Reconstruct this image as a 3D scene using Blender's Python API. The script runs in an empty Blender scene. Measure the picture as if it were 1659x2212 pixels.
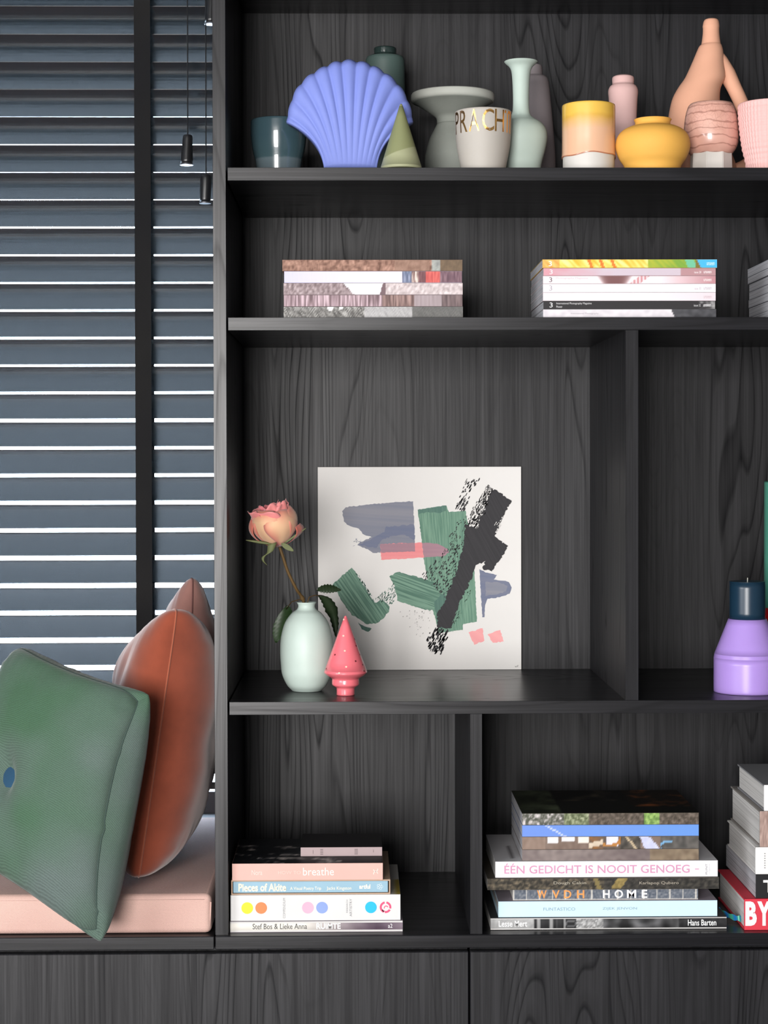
import bpy, bmesh, math, random
from mathutils import Vector, Matrix, noise

# ---------------------------------------------------------------- camera, world, light, exposure
S = bpy.context.scene
COL = S.collection
F_PX, IW, IH = 4000.0, 1659.0, 2212.0
CAM = Vector((0.0, -3.2, 1.30))
YAW, PITCH, ROLL, SHIFT_Y = 0.0155, 0.0140, -0.0022, -55.0 / 2212.0
CROT = Matrix.Rotation(-YAW, 3, 'Z') @ Matrix.Rotation(math.pi / 2 - PITCH, 3, 'X') @ Matrix.Rotation(ROLL, 3, 'Z')
cd = bpy.data.cameras.new('camera')
cam = bpy.data.objects.new('camera', cd)
COL.objects.link(cam)
cam.matrix_world = Matrix.Translation(CAM) @ CROT.to_4x4()
cd.sensor_fit = 'VERTICAL'
cd.sensor_height = 36.0
cd.lens = 36.0 * F_PX / IH
cd.shift_y = SHIFT_Y
cd.clip_start = 0.05
S.camera = cam

w = bpy.data.worlds.new('sky')
S.world = w
w.use_nodes = True
bg = w.node_tree.nodes['Background']
bg.inputs[0].default_value = (0.66, 0.82, 1.0, 1)
bg.inputs[1].default_value = 27.0

WIN_X0, WIN_X1, WIN_Z0, WIN_Z1, REAR_Y = -2.2, -0.2, 0.06, 2.45, -6.0
ld = bpy.data.lights.new('daylight_window', 'AREA')
ld.shape = 'RECTANGLE'
ld.size, ld.size_y = WIN_X1 - WIN_X0 - 0.1, WIN_Z1 - WIN_Z0 - 0.1
ld.energy = 405.0
ld.color = (1.0, 0.975, 0.95)
lo = bpy.data.objects.new('daylight_window', ld)
COL.objects.link(lo)
lo.location = ((WIN_X0 + WIN_X1) / 2, REAR_Y - 0.02, (WIN_Z0 + WIN_Z1) / 2)
lo.rotation_euler = (math.pi / 2, 0, 0)          # faces +Y, into the room

LWIN_Y0, LWIN_Y1, LWIN_Z0, LWIN_Z1, ROOM_X0 = -4.3, -1.9, 0.80, 2.40, -2.7
ld2 = bpy.data.lights.new('daylight_window_left', 'AREA')
ld2.shape = 'RECTANGLE'
ld2.size, ld2.size_y = LWIN_Y1 - LWIN_Y0 - 0.1, LWIN_Z1 - LWIN_Z0 - 0.1
ld2.energy = 115.0
ld2.color = (0.96, 0.98, 1.0)
lo2 = bpy.data.objects.new('daylight_window_left', ld2)
COL.objects.link(lo2)
lo2.location = (ROOM_X0 - 0.02, (LWIN_Y0 + LWIN_Y1) / 2, (LWIN_Z0 + LWIN_Z1) / 2)
lo2.rotation_euler = (math.pi / 2, 0, -math.pi / 2)      # faces +X

vs = S.view_settings
vs.view_transform = 'Standard'
vs.look = 'None'
vs.gamma = 1.0
vs.use_curve_mapping = False
vs.exposure = 0.0

# ---------------------------------------------------------------- helpers
def ray(px, py):
    return CROT @ Vector(((px - IW / 2) / F_PX, (IH / 2 - py) / F_PX + SHIFT_Y * IH / F_PX, -1.0))

def at(px, py, Y):
    d = ray(px, py)
    return CAM + d * ((Y - CAM.y) / d.y)

def sc(Y):                       # metres per pixel of the photo at depth Y
    return (Y - CAM.y) / F_PX

def lin(c):
    return c / 12.92 if c <= 0.04045 else ((c + 0.055) / 1.055) ** 2.4

def rgb(*a):
    if len(a) == 1:
        h = a[0].lstrip('#')
        a = [int(h[i:i + 2], 16) for i in (0, 2, 4)]
    return tuple(lin(v / 255.0) for v in a)

def thing(name, label, cat, loc, group=None):
    o = bpy.data.objects.new(name, None)
    o.empty_display_size = 0.02
    COL.objects.link(o)
    o.location = loc
    o['label'] = label
    o['category'] = cat
    if group:
        o['group'] = group
    return o

def tag(o, label, cat, group=None):
    o['label'] = label
    o['category'] = cat
    if group:
        o['group'] = group
    return o

def root_loc(o):
    while o.parent:
        o = o.parent
    return Vector(o.location)

def link(name, me, parent=None, loc=None):
    o = bpy.data.objects.new(name, me)
    COL.objects.link(o)
    if parent is not None:
        o.parent = parent
    elif loc is not None:
        o.location = loc
    return o

def mk(name, verts, faces, mat, parent=None, smooth=False, origin=None, cols=None):
    """verts in world coordinates; the part's mesh is stored relative to its thing's base"""
    off = root_loc(parent) if parent is not None else Vector(origin if origin is not None else (0, 0, 0))
    me = bpy.data.meshes.new(name)
    me.from_pydata([tuple(Vector(v) - off) for v in verts], [], faces)
    if smooth:
        me.polygons.foreach_set('use_smooth', [True] * len(me.polygons))
    if cols is not None:
        ca = me.color_attributes.new('Col', 'FLOAT_COLOR', 'POINT')
        flat = []
        for c in cols:
            flat += [c[0], c[1], c[2], 1.0]
        ca.data.foreach_set('color', flat)
    me.materials.append(mat)
    me.update()
    return link(name, me, parent, off if parent is None else None)

def from_bm(name, bm, mat, parent=None, smooth=False, origin=None):
    off = root_loc(parent) if parent is not None else Vector(origin if origin is not None else (0, 0, 0))
    bmesh.ops.translate(bm, verts=bm.verts, vec=-off)
    me = bpy.data.meshes.new(name)
    bm.to_mesh(me)
    bm.free()
    if smooth:
        me.polygons.foreach_set('use_smooth', [True] * len(me.polygons))
    me.materials.append(mat)
    return link(name, me, parent, off if parent is None else None)

def add_box(bm, x0, x1, y0, y1, z0, z1, bev=0.0, seg=1):
    r = bmesh.ops.create_cube(bm, size=1.0)
    for v in r['verts']:
        v.co = Vector(((x0 + x1) / 2 + v.co.x * (x1 - x0), (y0 + y1) / 2 + v.co.y * (y1 - y0), (z0 + z1) / 2 + v.co.z * (z1 - z0)))
    if bev > 0:
        es = list({e for v in r['verts'] for e in v.link_edges})
        bmesh.ops.bevel(bm, geom=es, offset=bev, segments=seg, affect='EDGES', profile=0.5)

def box(name, x0, x1, y0, y1, z0, z1, mat, parent=None, bev=0.0012, seg=1, origin=None):
    bm = bmesh.new()
    add_box(bm, x0, x1, y0, y1, z0, z1, bev, seg)
    return from_bm(name, bm, mat, parent, origin=origin)

def curve_pts(pts, n=6):
    """Catmull-Rom through pts; a repeated point makes a sharp corner"""
    segs, cur = [], [pts[0]]
    for p in pts[1:]:
        if p == cur[-1]:
            segs.append(cur)
            cur = [p]
        else:
            cur.append(p)
    segs.append(cur)
    out = []
    for s in segs:
        if len(s) == 1:
            continue
        for i in range(len(s) - 1):
            p0 = s[i - 1] if i > 0 else tuple(2 * a - b for a, b in zip(s[i], s[i + 1]))
            p1, p2 = s[i], s[i + 1]
            p3 = s[i + 2] if i + 2 < len(s) else tuple(2 * a - b for a, b in zip(s[i + 1], s[i]))
            for k in range(n):
                t = k / n
                out.append(tuple(0.5 * (2 * b + (c - a) * t + (2 * a - 5 * b + 4 * c - d) * t * t + (3 * b - a - 3 * c + d) * t ** 3)
                                 for a, b, c, d in zip(p0, p1, p2, p3)))
        out.append(s[-1])
    return out

def lathe_mesh(prof, cx, cy, segs=72, rfun=None):
    verts, faces = [], []
    m = len(prof)
    for i, (r, z) in enumerate(prof):
        for k in range(segs):
            a = 2 * math.pi * k / segs
            rr = max(r, 1e-5)
            if rfun:
                rr = rfun(rr, z, a, i)
            verts.append((cx + rr * math.cos(a), cy + rr * math.sin(a), z))
    for i in range(m - 1):
        for k in range(segs):
            k2 = (k + 1) % segs
            faces.append((i * segs + k, i * segs + k2, (i + 1) * segs + k2, (i + 1) * segs + k))
    faces.append(tuple(reversed(range(segs))))
    faces.append(tuple(range((m - 1) * segs, m * segs)))
    return verts, faces

def px_profile(cx, Y, pts, zbase, n=6):
    """pts: (radius px, y px) from bottom to top -> smoothed (r, z) in metres, foot on zbase"""
    s = sc(Y)
    pr = [(r * s, at(cx, y, Y).z) for r, y in pts]
    pr[0] = (pr[0][0], zbase)
    if len(pts) > 1 and pts[1] == pts[0]:
        pr[1] = pr[0]
    pr = curve_pts(pr, n)
    return [(r, max(z, zbase)) for r, z in pr]

def hollow(prof, wall=0.004, depth=0.04):
    """close a pot with an inner wall going down from the rim"""
    r, z = prof[-1]
    zb = prof[0][1]
    out = list(prof)
    ri = max(r - wall, 0.002)
    out += [(r - wall * 0.3, z + wall * 0.25), (ri, z - 0.001)]
    zi = max(z - depth, zb + 0.006)
    inner = [(pr, pz) for pr, pz in reversed(prof) if zi < pz < z - 0.002]
    for pr, pz in inner:
        out.append((max(min(pr - wall, pr * 0.95), 0.001), pz))
    out.append((max(out[-1][0] * 0.9, 0.0005), zi))
    out.append((0.0003, zi))
    return out

def tube(name, pts, rad, mat, parent=None, segs=10, smooth=True, origin=None, rads=None):
    pts = [Vector(p) for p in pts]
    verts, faces = [], []
    n = len(pts)
    up = Vector((0.13, 0.97, 0.2)).normalized()
    for i, p in enumerate(pts):
        t = (pts[min(i + 1, n - 1)] - pts[max(i - 1, 0)]).normalized()
        a = t.cross(up)
        if a.length < 1e-4:
            a = t.cross(Vector((1, 0, 0)))
        a.normalize()
        b = t.cross(a).normalized()
        r = rads[i] if rads else rad
        for k in range(segs):
            th = 2 * math.pi * k / segs
            verts.append(p + a * r * math.cos(th) + b * r * math.sin(th))
    for i in range(n - 1):
        for k in range(segs):
            k2 = (k + 1) % segs
            faces.append((i * segs + k, i * segs + k2, (i + 1) * segs + k2, (i + 1) * segs + k))
    faces.append(tuple(reversed(range(segs))))
    faces.append(tuple(range((n - 1) * segs, n * segs)))
    return mk(name, verts, faces, mat, parent, smooth, origin)

# ---------------------------------------------------------------- materials
def new_mat(name):
    m = bpy.data.materials.new(name)
    m.use_nodes = True
    return m, m.node_tree, m.node_tree.nodes['Principled BSDF']

def N(nt, t, **kw):
    n = nt.nodes.new(t)
    for k, v in kw.items():
        setattr(n, k, v)
    return n

def ramp(nt, fac, stops, interp='LINEAR'):
    r = N(nt, 'ShaderNodeValToRGB')
    r.color_ramp.interpolation = interp
    e = r.color_ramp.elements
    while len(e) < len(stops):
        e.new(0.5)
    for el, (p, c) in zip(e, stops):
        el.position = p
        el.color = (c[0], c[1], c[2], 1) if not isinstance(c, (int, float)) else (c, c, c, 1)
    nt.links.new(fac, r.inputs[0])
    return r.outputs[0]

def coords(nt, scale=(1, 1, 1), kind='Object', rot=(0, 0, 0), loc=(0, 0, 0)):
    tc = N(nt, 'ShaderNodeTexCoord')
    mp = N(nt, 'ShaderNodeMapping')
    mp.inputs['Scale'].default_value = scale
    mp.inputs['Rotation'].default_value = rot
    mp.inputs['Location'].default_value = loc
    if kind == 'World':
        g = N(nt, 'ShaderNodeNewGeometry')
        nt.links.new(g.outputs['Position'], mp.inputs[0])
    else:
        nt.links.new(tc.outputs[kind], mp.inputs[0])
    return mp.outputs[0]

def noise_tex(nt, vec, scale, detail=3, rough=0.5, dist=0.0):
    t = N(nt, 'ShaderNodeTexNoise')
    t.inputs['Scale'].default_value = scale
    t.inputs['Detail'].default_value = detail
    t.inputs['Roughness'].default_value = rough
    t.inputs['Distortion'].default_value = dist
    nt.links.new(vec, t.inputs['Vector'])
    return t.outputs['Fac']

def math_n(nt, op, a, b=None, c=None):
    m = N(nt, 'ShaderNodeMath', operation=op)
    for i, v in enumerate((a, b, c)):
        if v is None:
            continue
        if isinstance(v, (int, float)):
            m.inputs[i].default_value = v
        else:
            nt.links.new(v, m.inputs[i])
    return m.outputs[0]

def bump(nt, bsdf, height, strength=0.3, dist=0.002):
    b = N(nt, 'ShaderNodeBump')
    b.inputs['Strength'].default_value = strength
    b.inputs['Distance'].default_value = dist
    nt.links.new(height, b.inputs['Height'])
    nt.links.new(b.outputs[0], bsdf.inputs['Normal'])

def plain(name, col, rough=0.5, spec=0.5, var=0.06, bstr=0.0, bscale=300, coat=0.0, metal=0.0, sheen=0.0, sss=0.0):
    """a plain surface with slight procedural variation of tone"""
    m, nt, b = new_mat(name)
    v = coords(nt)
    n = noise_tex(nt, v, 14, 4, 0.6)
    c0 = tuple(x * (1 - var) for x in col)
    c1 = tuple(min(1, x * (1 + var)) for x in col)
    nt.links.new(ramp(nt, n, [(0.3, c0), (0.7, c1)]), b.inputs['Base Color'])
    b.inputs['Roughness'].default_value = rough
    b.inputs['Specular IOR Level'].default_value = spec
    b.inputs['Coat Weight'].default_value = coat
    b.inputs['Coat Roughness'].default_value = 0.06
    b.inputs['Metallic'].default_value = metal
    b.inputs['Sheen Weight'].default_value = sheen
    if sss:
        b.inputs['Subsurface Weight'].default_value = sss
        b.inputs['Subsurface Radius'].default_value = (0.01, 0.006, 0.01)
    if bstr:
        bump(nt, b, noise_tex(nt, v, bscale, 3), bstr, 0.0006)
    return m

def wood(name, axis='z', tone=1.0, edge=False, seed=0.0, rough=(0.52, 0.42)):
    """black-stained ash: contour lines of a stretched field make the cathedrals, plus fine fibres"""
    m, nt, b = new_mat(name)
    if axis == 'z':
        lo_s, fi_s = (8.0, 8.0, 0.62), (300, 300, 4)
    elif axis == 'x':
        lo_s, fi_s = (0.62, 8.0, 8.0), (4, 300, 300)
    else:
        lo_s, fi_s = (8.0, 0.62, 8.0), (300, 4, 300)
    f = noise_tex(nt, coords(nt, lo_s, 'World', loc=(seed, seed * 0.7, seed * 1.3)), 1.0, 1.5, 0.35, 0.15)
    lines = math_n(nt, 'FRACT', math_n(nt, 'MULTIPLY', f, 34.0 if not edge else 18.0))
    ring = ramp(nt, lines, [(0.0, 0.75), (0.10, 0.0), (0.26, 0.62), (0.62, 0.80), (1.0, 0.75)])
    fib = noise_tex(nt, coords(nt, fi_s, 'World'), 1.0, 3.0, 0.6)
    fib2 = noise_tex(nt, coords(nt, tuple(s * 0.25 for s in fi_s), 'World'), 1.0, 2.0, 0.5)
    broad = noise_tex(nt, coords(nt, tuple(s * 0.8 for s in lo_s), 'World', loc=(3 + seed, 1, 7)), 1.0, 1.0, 0.5)
    amt = ramp(nt, broad, [(0.42, 0.10), (0.56, 1.0)])
    rr = math_n(nt, 'ADD', math_n(nt, 'MULTIPLY', math_n(nt, 'SUBTRACT', ring, 0.72), math_n(nt, 'MULTIPLY', amt, 0.24 if not edge else 0.16)), 0.25)
    v = math_n(nt, 'ADD', rr, math_n(nt, 'ADD', math_n(nt, 'MULTIPLY', fib, 0.26), math_n(nt, 'MULTIPLY', fib2, 0.22)))
    a0 = tuple(c * tone for c in (0.0034, 0.0034, 0.0040))
    a1 = tuple(c * tone for c in (0.0080, 0.0079, 0.0096))
    a2 = tuple(c * tone for c in (0.0195, 0.0192, 0.0232))
    nt.links.new(ramp(nt, v, [(0.20, a0), (0.46, a1), (0.66, a2)]), b.inputs['Base Color'])
    nt.links.new(ramp(nt, v, [(0.2, rough[0]), (0.7, rough[1])] if not edge else [(0.2, 0.34), (0.7, 0.28)]), b.inputs['Roughness'])
    nt.links.new(ramp(nt, v, [(0.25, 0.08), (0.58, 0.40)] if not edge else [(0.2, 0.12), (0.6, 0.36)]), b.inputs['Specular IOR Level'])
    bump(nt, b, v, 0.12 if not edge else 0.05, 0.0008)
    return m

def vcol(name, rough=0.4, coat=0.0, sheen=0.0, spec=0.5):
    m, nt, b = new_mat(name)
    a = N(nt, 'ShaderNodeVertexColor', layer_name='Col')
    nt.links.new(a.outputs[0], b.inputs['Base Color'])
    b.inputs['Roughness'].default_value = rough
    b.inputs['Coat Weight'].default_value = coat
    b.inputs['Sheen Weight'].default_value = sheen
    b.inputs['Specular IOR Level'].default_value = spec
    return m

def fabric(name, c0, c1, scale=900, rough=0.9, sheen=0.2, blotch=6.0, stretch=(1, 1, 1)):
    m, nt, b = new_mat(name)
    v = coords(nt, stretch)
    big = noise_tex(nt, v, blotch, 2)
    wv = N(nt, 'ShaderNodeTexWave', wave_type='BANDS', bands_direction='Z')
    wv.inputs['Scale'].default_value = scale / 6
    wv.inputs['Distortion'].default_value = 1.5
    nt.links.new(v, wv.inputs[0])
    wx = N(nt, 'ShaderNodeTexWave', wave_type='BANDS', bands_direction='DIAGONAL')
    wx.inputs['Scale'].default_value = scale / 6
    wx.inputs['Distortion'].default_value = 1.5
    nt.links.new(v, wx.inputs[0])
    weave = math_n(nt, 'MULTIPLY', math_n(nt, 'ADD', wv.outputs['Fac'], wx.outputs['Fac']), 0.5)
    fib = noise_tex(nt, v, scale, 2)
    base = ramp(nt, big, [(0.36, c0), (0.64, c1)])
    mx = N(nt, 'ShaderNodeMix', data_type='RGBA', blend_type='MULTIPLY')
    mx.inputs[0].default_value = 1.0
    nt.links.new(base, mx.inputs[6])
    nt.links.new(ramp(nt, math_n(nt, 'ADD', math_n(nt, 'MULTIPLY', weave, 0.5), math_n(nt, 'MULTIPLY', fib, 0.5)), [(0.3, 0.68), (0.7, 1.22)]), mx.inputs[7])
    nt.links.new(mx.outputs[2], b.inputs['Base Color'])
    b.inputs['Roughness'].default_value = rough
    b.inputs['Sheen Weight'].default_value = sheen
    b.inputs['Sheen Roughness'].default_value = 0.4
    b.inputs['Specular IOR Level'].default_value = 0.2
    bump(nt, b, weave, 0.25, 0.0006)
    return m

M_WV = wood('black_ash_vertical', 'z')
M_WH = wood('black_ash_horizontal', 'x', seed=4.0, rough=(0.36, 0.28))
M_WEH = wood('black_ash_edge_horizontal', 'x', edge=True, seed=8.0)
M_WEV = wood('black_ash_edge_vertical', 'z', edge=True, seed=12.0)
M_WALL = plain("painted_wall", (0.11, 0.11, 0.115), 0.9, 0.2, 0.02)
M_CEIL = plain("painted_ceiling", (0.22, 0.22, 0.22), 0.9, 0.2, 0.02)
M_FLOOR = wood('oak_floor', 'y', tone=5.0, seed=20)
M_FRAME = plain('window_frame_paint', (0.03, 0.03, 0.033), 0.4)
M_PAPER = vcol('printed_paper', 0.55, spec=0.2)

# ---------------------------------------------------------------- key levels read off the photograph
def zrow(py, px=770, Y=0.0):
    return at(px, py, Y).z
DEPTH = 0.49
Z1T, Z1B = zrow(361.8), zrow(390.0)
Z2T, Z2B = zrow(685.6), zrow(713.4)
Z3T, Z3B = zrow(1515.6), zrow(1543.3)
ZLT, ZLB = zrow(2019.8), zrow(2048.2)
ZDT = zrow(2055.3)
Z0B = zrow(-119)
XU0, XU1 = at(461.5, 995, 0.005).x, at(489.8, 995, 0.005).x      # upright side panel
XS = XU1 + 0.0034                                                # shelves start
XR = at(2300, 995, 0).x
ROOM_X1, ROOM_Y1, ROOM_H = 2.2, 0.95, 2.72
BLX0, BLX1 = -1.75, XU0 - 0.004
BENCH_X0 = -1.80
YB = 0.78                                                        # blind plane

# ---------------------------------------------------------------- the setting
def struct(o):
    o['kind'] = 'structure'
    return o

def slab_with_hole(name, x0, x1, z0, z1, hx0, hx1, hz0, hz1, y0, y1, mat):
    bm = bmesh.new()
    for a in ((x0, hx0, z0, z1), (hx1, x1, z0, z1), (hx0, hx1, z0, hz0), (hx0, hx1, hz1, z1)):
        if a[1] - a[0] > 1e-4 and a[3] - a[2] > 1e-4:
            add_box(bm, a[0], a[1], y0, y1, a[2], a[3])
    return struct(from_bm(name, bm, mat))

struct(box('floor', ROOM_X0 - 0.2, ROOM_X1 + 0.2, REAR_Y - 0.2, ROOM_Y1 + 0.2, -0.1, 0.0, M_FLOOR, bev=0))
struct(box('ceiling', ROOM_X0 - 0.2, ROOM_X1 + 0.2, REAR_Y - 0.2, ROOM_Y1 + 0.2, ROOM_H, ROOM_H + 0.1, M_CEIL, bev=0))
bm = bmesh.new()
for y0, y1, z0, z1 in ((REAR_Y, LWIN_Y0, 0, ROOM_H), (LWIN_Y1, ROOM_Y1, 0, ROOM_H), (LWIN_Y0, LWIN_Y1, 0, LWIN_Z0), (LWIN_Y0, LWIN_Y1, LWIN_Z1, ROOM_H)):
    add_box(bm, ROOM_X0 - 0.2, ROOM_X0, y0, y1, z0, z1)
struct(from_bm('wall_left', bm, M_WALL))
struct(box('wall_right', ROOM_X1, ROOM_X1 + 0.2, REAR_Y, ROOM_Y1, 0, ROOM_H, M_WALL, bev=0))
slab_with_hole('wall_rear', ROOM_X0, ROOM_X1, 0, ROOM_H, WIN_X0, WIN_X1, WIN_Z0, WIN_Z1, REAR_Y - 0.2, REAR_Y, M_WALL)
W1 = (BLX0 + 0.02, XU0 + 0.02, ZLT + 0.02, 2.45)
slab_with_hole('wall_back', ROOM_X0, ROOM_X1, 0, ROOM_H, W1[0], W1[1], W1[2], W1[3], ROOM_Y1, ROOM_Y1 + 0.2, M_WALL)

mg, nt, b = new_mat('window_glass')
tr = N(nt, 'ShaderNodeBsdfTransparent')
gl = N(nt, 'ShaderNodeBsdfGlossy')
gl.inputs['Roughness'].default_value = 0.02
gn = noise_tex(nt, coords(nt), 3.0)
mixs = N(nt, 'ShaderNodeMixShader')
nt.links.new(ramp(nt, gn, [(0.0, 0.05), (1.0, 0.07)]), mixs.inputs[0])
nt.links.new(tr.outputs[0], mixs.inputs[1])
nt.links.new(gl.outputs[0], mixs.inputs[2])
nt.links.new(mixs.outputs[0], nt.nodes['Material Output'].inputs[0])

bm = bmesh.new()
for a in ((W1[0], W1[0] + 0.05, W1[2], W1[3]), (W1[1] - 0.05, W1[1], W1[2], W1[3]), (W1[0], W1[1], W1[2], W1[2] + 0.05), (W1[0], W1[1], W1[3] - 0.05, W1[3])):
    add_box(bm, a[0], a[1], ROOM_Y1 + 0.06, ROOM_Y1 + 0.12, a[2], a[3])
win = struct(from_bm('window_1', bm, M_FRAME))
box('pane', W1[0] + 0.05, W1[1] - 0.05, ROOM_Y1 + 0.085, ROOM_Y1 + 0.095, W1[2] + 0.05, W1[3] - 0.05, mg, win, bev=0)
bm = bmesh.new()
for a in ((WIN_X0, WIN_X0 + 0.05, WIN_Z0, WIN_Z1), (WIN_X1 - 0.05, WIN_X1, WIN_Z0, WIN_Z1), (WIN_X0, WIN_X1, WIN_Z0, WIN_Z0 + 0.05),
          (WIN_X0, WIN_X1, WIN_Z1 - 0.05, WIN_Z1)):
    add_box(bm, a[0], a[1], REAR_Y - 0.12, REAR_Y - 0.04, a[2], a[3])
win2 = struct(from_bm('window_2', bm, M_FRAME))
box('sky_blocker', WIN_X0 + 0.05, WIN_X1 - 0.05, REAR_Y - 0.085, REAR_Y - 0.075, WIN_Z0 + 0.05, WIN_Z1 - 0.05, plain('white_blocker_rear', (0.8, 0.8, 0.8), 0.9), win2, bev=0)  # added unseen panel behind the area light, keeps sky light out of this opening

bm = bmesh.new()
for y0, y1, z0, z1 in ((LWIN_Y0, LWIN_Y0 + 0.05, LWIN_Z0, LWIN_Z1), (LWIN_Y1 - 0.05, LWIN_Y1, LWIN_Z0, LWIN_Z1), (LWIN_Y0, LWIN_Y1, LWIN_Z0, LWIN_Z0 + 0.05), (LWIN_Y0, LWIN_Y1, LWIN_Z1 - 0.05, LWIN_Z1)):
    add_box(bm, ROOM_X0 - 0.12, ROOM_X0 - 0.04, y0, y1, z0, z1)
win3 = struct(from_bm('window_3', bm, M_FRAME))
box('sky_blocker', ROOM_X0 - 0.085, ROOM_X0 - 0.075, LWIN_Y0 + 0.05, LWIN_Y1 - 0.05, LWIN_Z0 + 0.05, LWIN_Z1 - 0.05, plain('white_blocker_left', (0.8, 0.8, 0.8), 0.9), win3, bev=0)  # same added panel, stops the sky shining in through the left window

# ---------------------------------------------------------------- bookcase, ledge, cabinets, bench top
bc = thing('bookcase', 'black-stained wood bookcase with open shelves, standing right of the window blind', 'bookcase', (XU0, 0.0, ZLT))
sd = box('side_panel', XU0, XU1, 0.0062, ROOM_Y1 - 0.005, ZLT, ROOM_H - 0.01, M_WV, bc, bev=0)
box('edge_band', XU0, XU1, 0.005, 0.0062, ZLT, ROOM_H - 0.01, M_WEV, sd, bev=0.0004)
box('back_panel', XU1, XR, DEPTH, DEPTH + 0.012, ZLT, ROOM_H - 0.02, M_WV, bc, bev=0)
EB = 0.0012                                                      # glossy edge banding on every board front
for z0, z1 in ((Z1B, Z1T), (Z2B, Z2T), (Z3B, Z3T), (Z0B, Z0B + 0.022), (ROOM_H - 0.05, ROOM_H - 0.02)):
    sh = box('shelf', XS, XR, EB, DEPTH, z0, z1, M_WH, bc, bev=0)
    box('edge_band', XS, XR, 0.0, EB, z0, z1, M_WEH, sh, bev=0.0004)
for px0, px1, py, z0, z1 in ((1351.6, 1379.4, 1100, Z3T, Z2B), (1015.5, 1041.8, 1780, ZLT, Z3B)):
    xa, xb = at(px0, py, 0).x, at(px1, py, 0).x
    dv = box('divider', xa, xb, 0.0012 + EB, DEPTH, z0, z1, M_WV, bc, bev=0)
    box('edge_band', xa, xb, 0.0012, 0.0012 + EB, z0, z1, M_WEV, dv, bev=0.0004)
box('side_panel', XR, XR + 0.022, 0.0, DEPTH + 0.012, ZLT, ROOM_H - 0.01, M_WV, bc)
XSEAM = at(464, 2035, 0).x
lt = box('ledge_board', XSEAM + 0.0008, XR + 0.022, -0.004, ROOM_Y1 - 0.01, ZLB, ZLT, M_WEH, origin=(0.3, 0, ZLB))
tag(lt, 'long black wood ledge board under the bookcase, carrying the lowest book stacks', 'ledge')
bt = box('bench_top', BENCH_X0, XSEAM - 0.0008, -0.004, ROOM_Y1 - 0.01, ZLB, ZLT, M_WEH, origin=(-1.0, 0, ZLB))
tag(bt, 'black wood bench board beneath the pink seat pad', 'bench')
XG = at(1013.5, 2130, 0).x
doors = [(BENCH_X0, XG - 1.02, 'black wood cabinet front under the far left of the bench'),
         (XG - 1.018, XG - 0.0013, 'black wood cabinet front below the pink seat pad and left book stack'),
         (XG + 0.0013, XR + 0.022, 'black wood cabinet front below the right-hand book stacks')]
for x0, x1, lab in doors:
    cb = thing('base_cabinet', lab, 'cabinet', ((x0 + x1) / 2, 0.2, 0.0), 'base cabinets under the ledge')
    box('body', x0 + 0.001, x1 - 0.001, 0.016, ROOM_Y1 - 0.02, 0.0, ZLB, M_WV, cb, bev=0)
    box('door', x0, x1, -0.005, 0.014, 0.06, ZDT, M_WV, cb, bev=0.0016)

# ---------------------------------------------------------------- venetian blind
m, nt, b = new_mat('blind_slat_lacquer')
v = coords(nt, (0.6, 40, 40))
nt.links.new(ramp(nt, noise_tex(nt, v, 4.0), [(0.3, (0.0040, 0.0062, 0.0082)), (0.7, (0.0052, 0.0080, 0.0104))]), b.inputs['Base Color'])
b.inputs['Roughness'].default_value = 0.19
b.inputs['Specular IOR Level'].default_value = 1.0
M_SLAT = m
M_TAPE = fabric('ladder_tape_cloth', (0.010, 0.010, 0.011), (0.013, 0.0125, 0.0125), 1500, sheen=0.0)
M_BLK = plain('black_plastic', (0.010, 0.010, 0.011), 0.28, 0.5)
M_CORD = plain('black_cord', (0.012, 0.012, 0.013), 0.8, 0.2)
M_RIM = plain('polished_rim', (0.10, 0.10, 0.11), 0.3, 0.5, metal=0.6)
blind = thing('venetian_blind', 'dark blue-black venetian blind with wide slats over the window', 'blind', (-0.7, YB, 0.60))
TILT, SW, ST = math.radians(51.5), 0.0642, 0.0028
PITCHZ = 59.25 * sc(YB)
zref = at(300, 1146, YB).z                 # a gap seen at row 1146: slat tops just below it
prof = []
for k in range(9):                         # slightly crowned slat section
    t = -1 + 2 * k / 8
    prof.append((t * SW / 2, 0.0018 * (1 - t * t)))
sec = [(p, q + ST / 2) for p, q in prof] + [(p, q - ST / 2) for p, q in reversed(prof)]
ca, sa = math.cos(TILT), math.sin(TILT)
sv, sf = [], []
L = BLX1 - BLX0
for xx in (-L / 2, L / 2):
    for p, q in sec:
        sv.append((xx, p * ca + q * sa, -p * sa + q * ca))
n = len(sec)
for k in range(n):
    sf.append((k, (k + 1) % n, n + (k + 1) % n, n + k))
sf.append(tuple(reversed(range(n))))
sf.append(tuple(range(n, 2 * n)))
sme = bpy.data.meshes.new('slat')
sme.from_pydata(sv, [], sf)
sme.materials.append(M_SLAT)
random.seed(5)
zc0 = zref - 0.004 - SW / 2 * sa
k0, k1 = -int((zc0 - 0.62) / PITCHZ), int((2.42 - zc0) / PITCHZ)
for k in range(k0, k1 + 1):
    o = link('slat', sme, blind)
    wob = random.uniform(-0.0005, 0.0005)
    o.location = Vector(((BLX0 + BLX1) / 2, YB, zc0 + k * PITCHZ + wob)) - Vector(blind.location)
    o.rotation_euler = (random.uniform(-0.007, 0.007), random.uniform(-0.0012, 0.0004), 0)
zbt, ztp = zc0 + k0 * PITCHZ - 0.04, zc0 + k1 * PITCHZ + 0.05
for px in (309.0, -700.0):
    x = at(px, 700, YB - 0.03).x
    hw = 17.3 * sc(YB)
    box('ladder_tape', x - hw, x + hw, YB - 0.0285, YB - 0.0275, zbt, ztp, M_TAPE, blind, bev=0)
    box('ladder_tape', x - hw, x + hw, YB + 0.0275, YB + 0.0285, zbt, ztp, M_TAPE, blind, bev=0)
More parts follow.
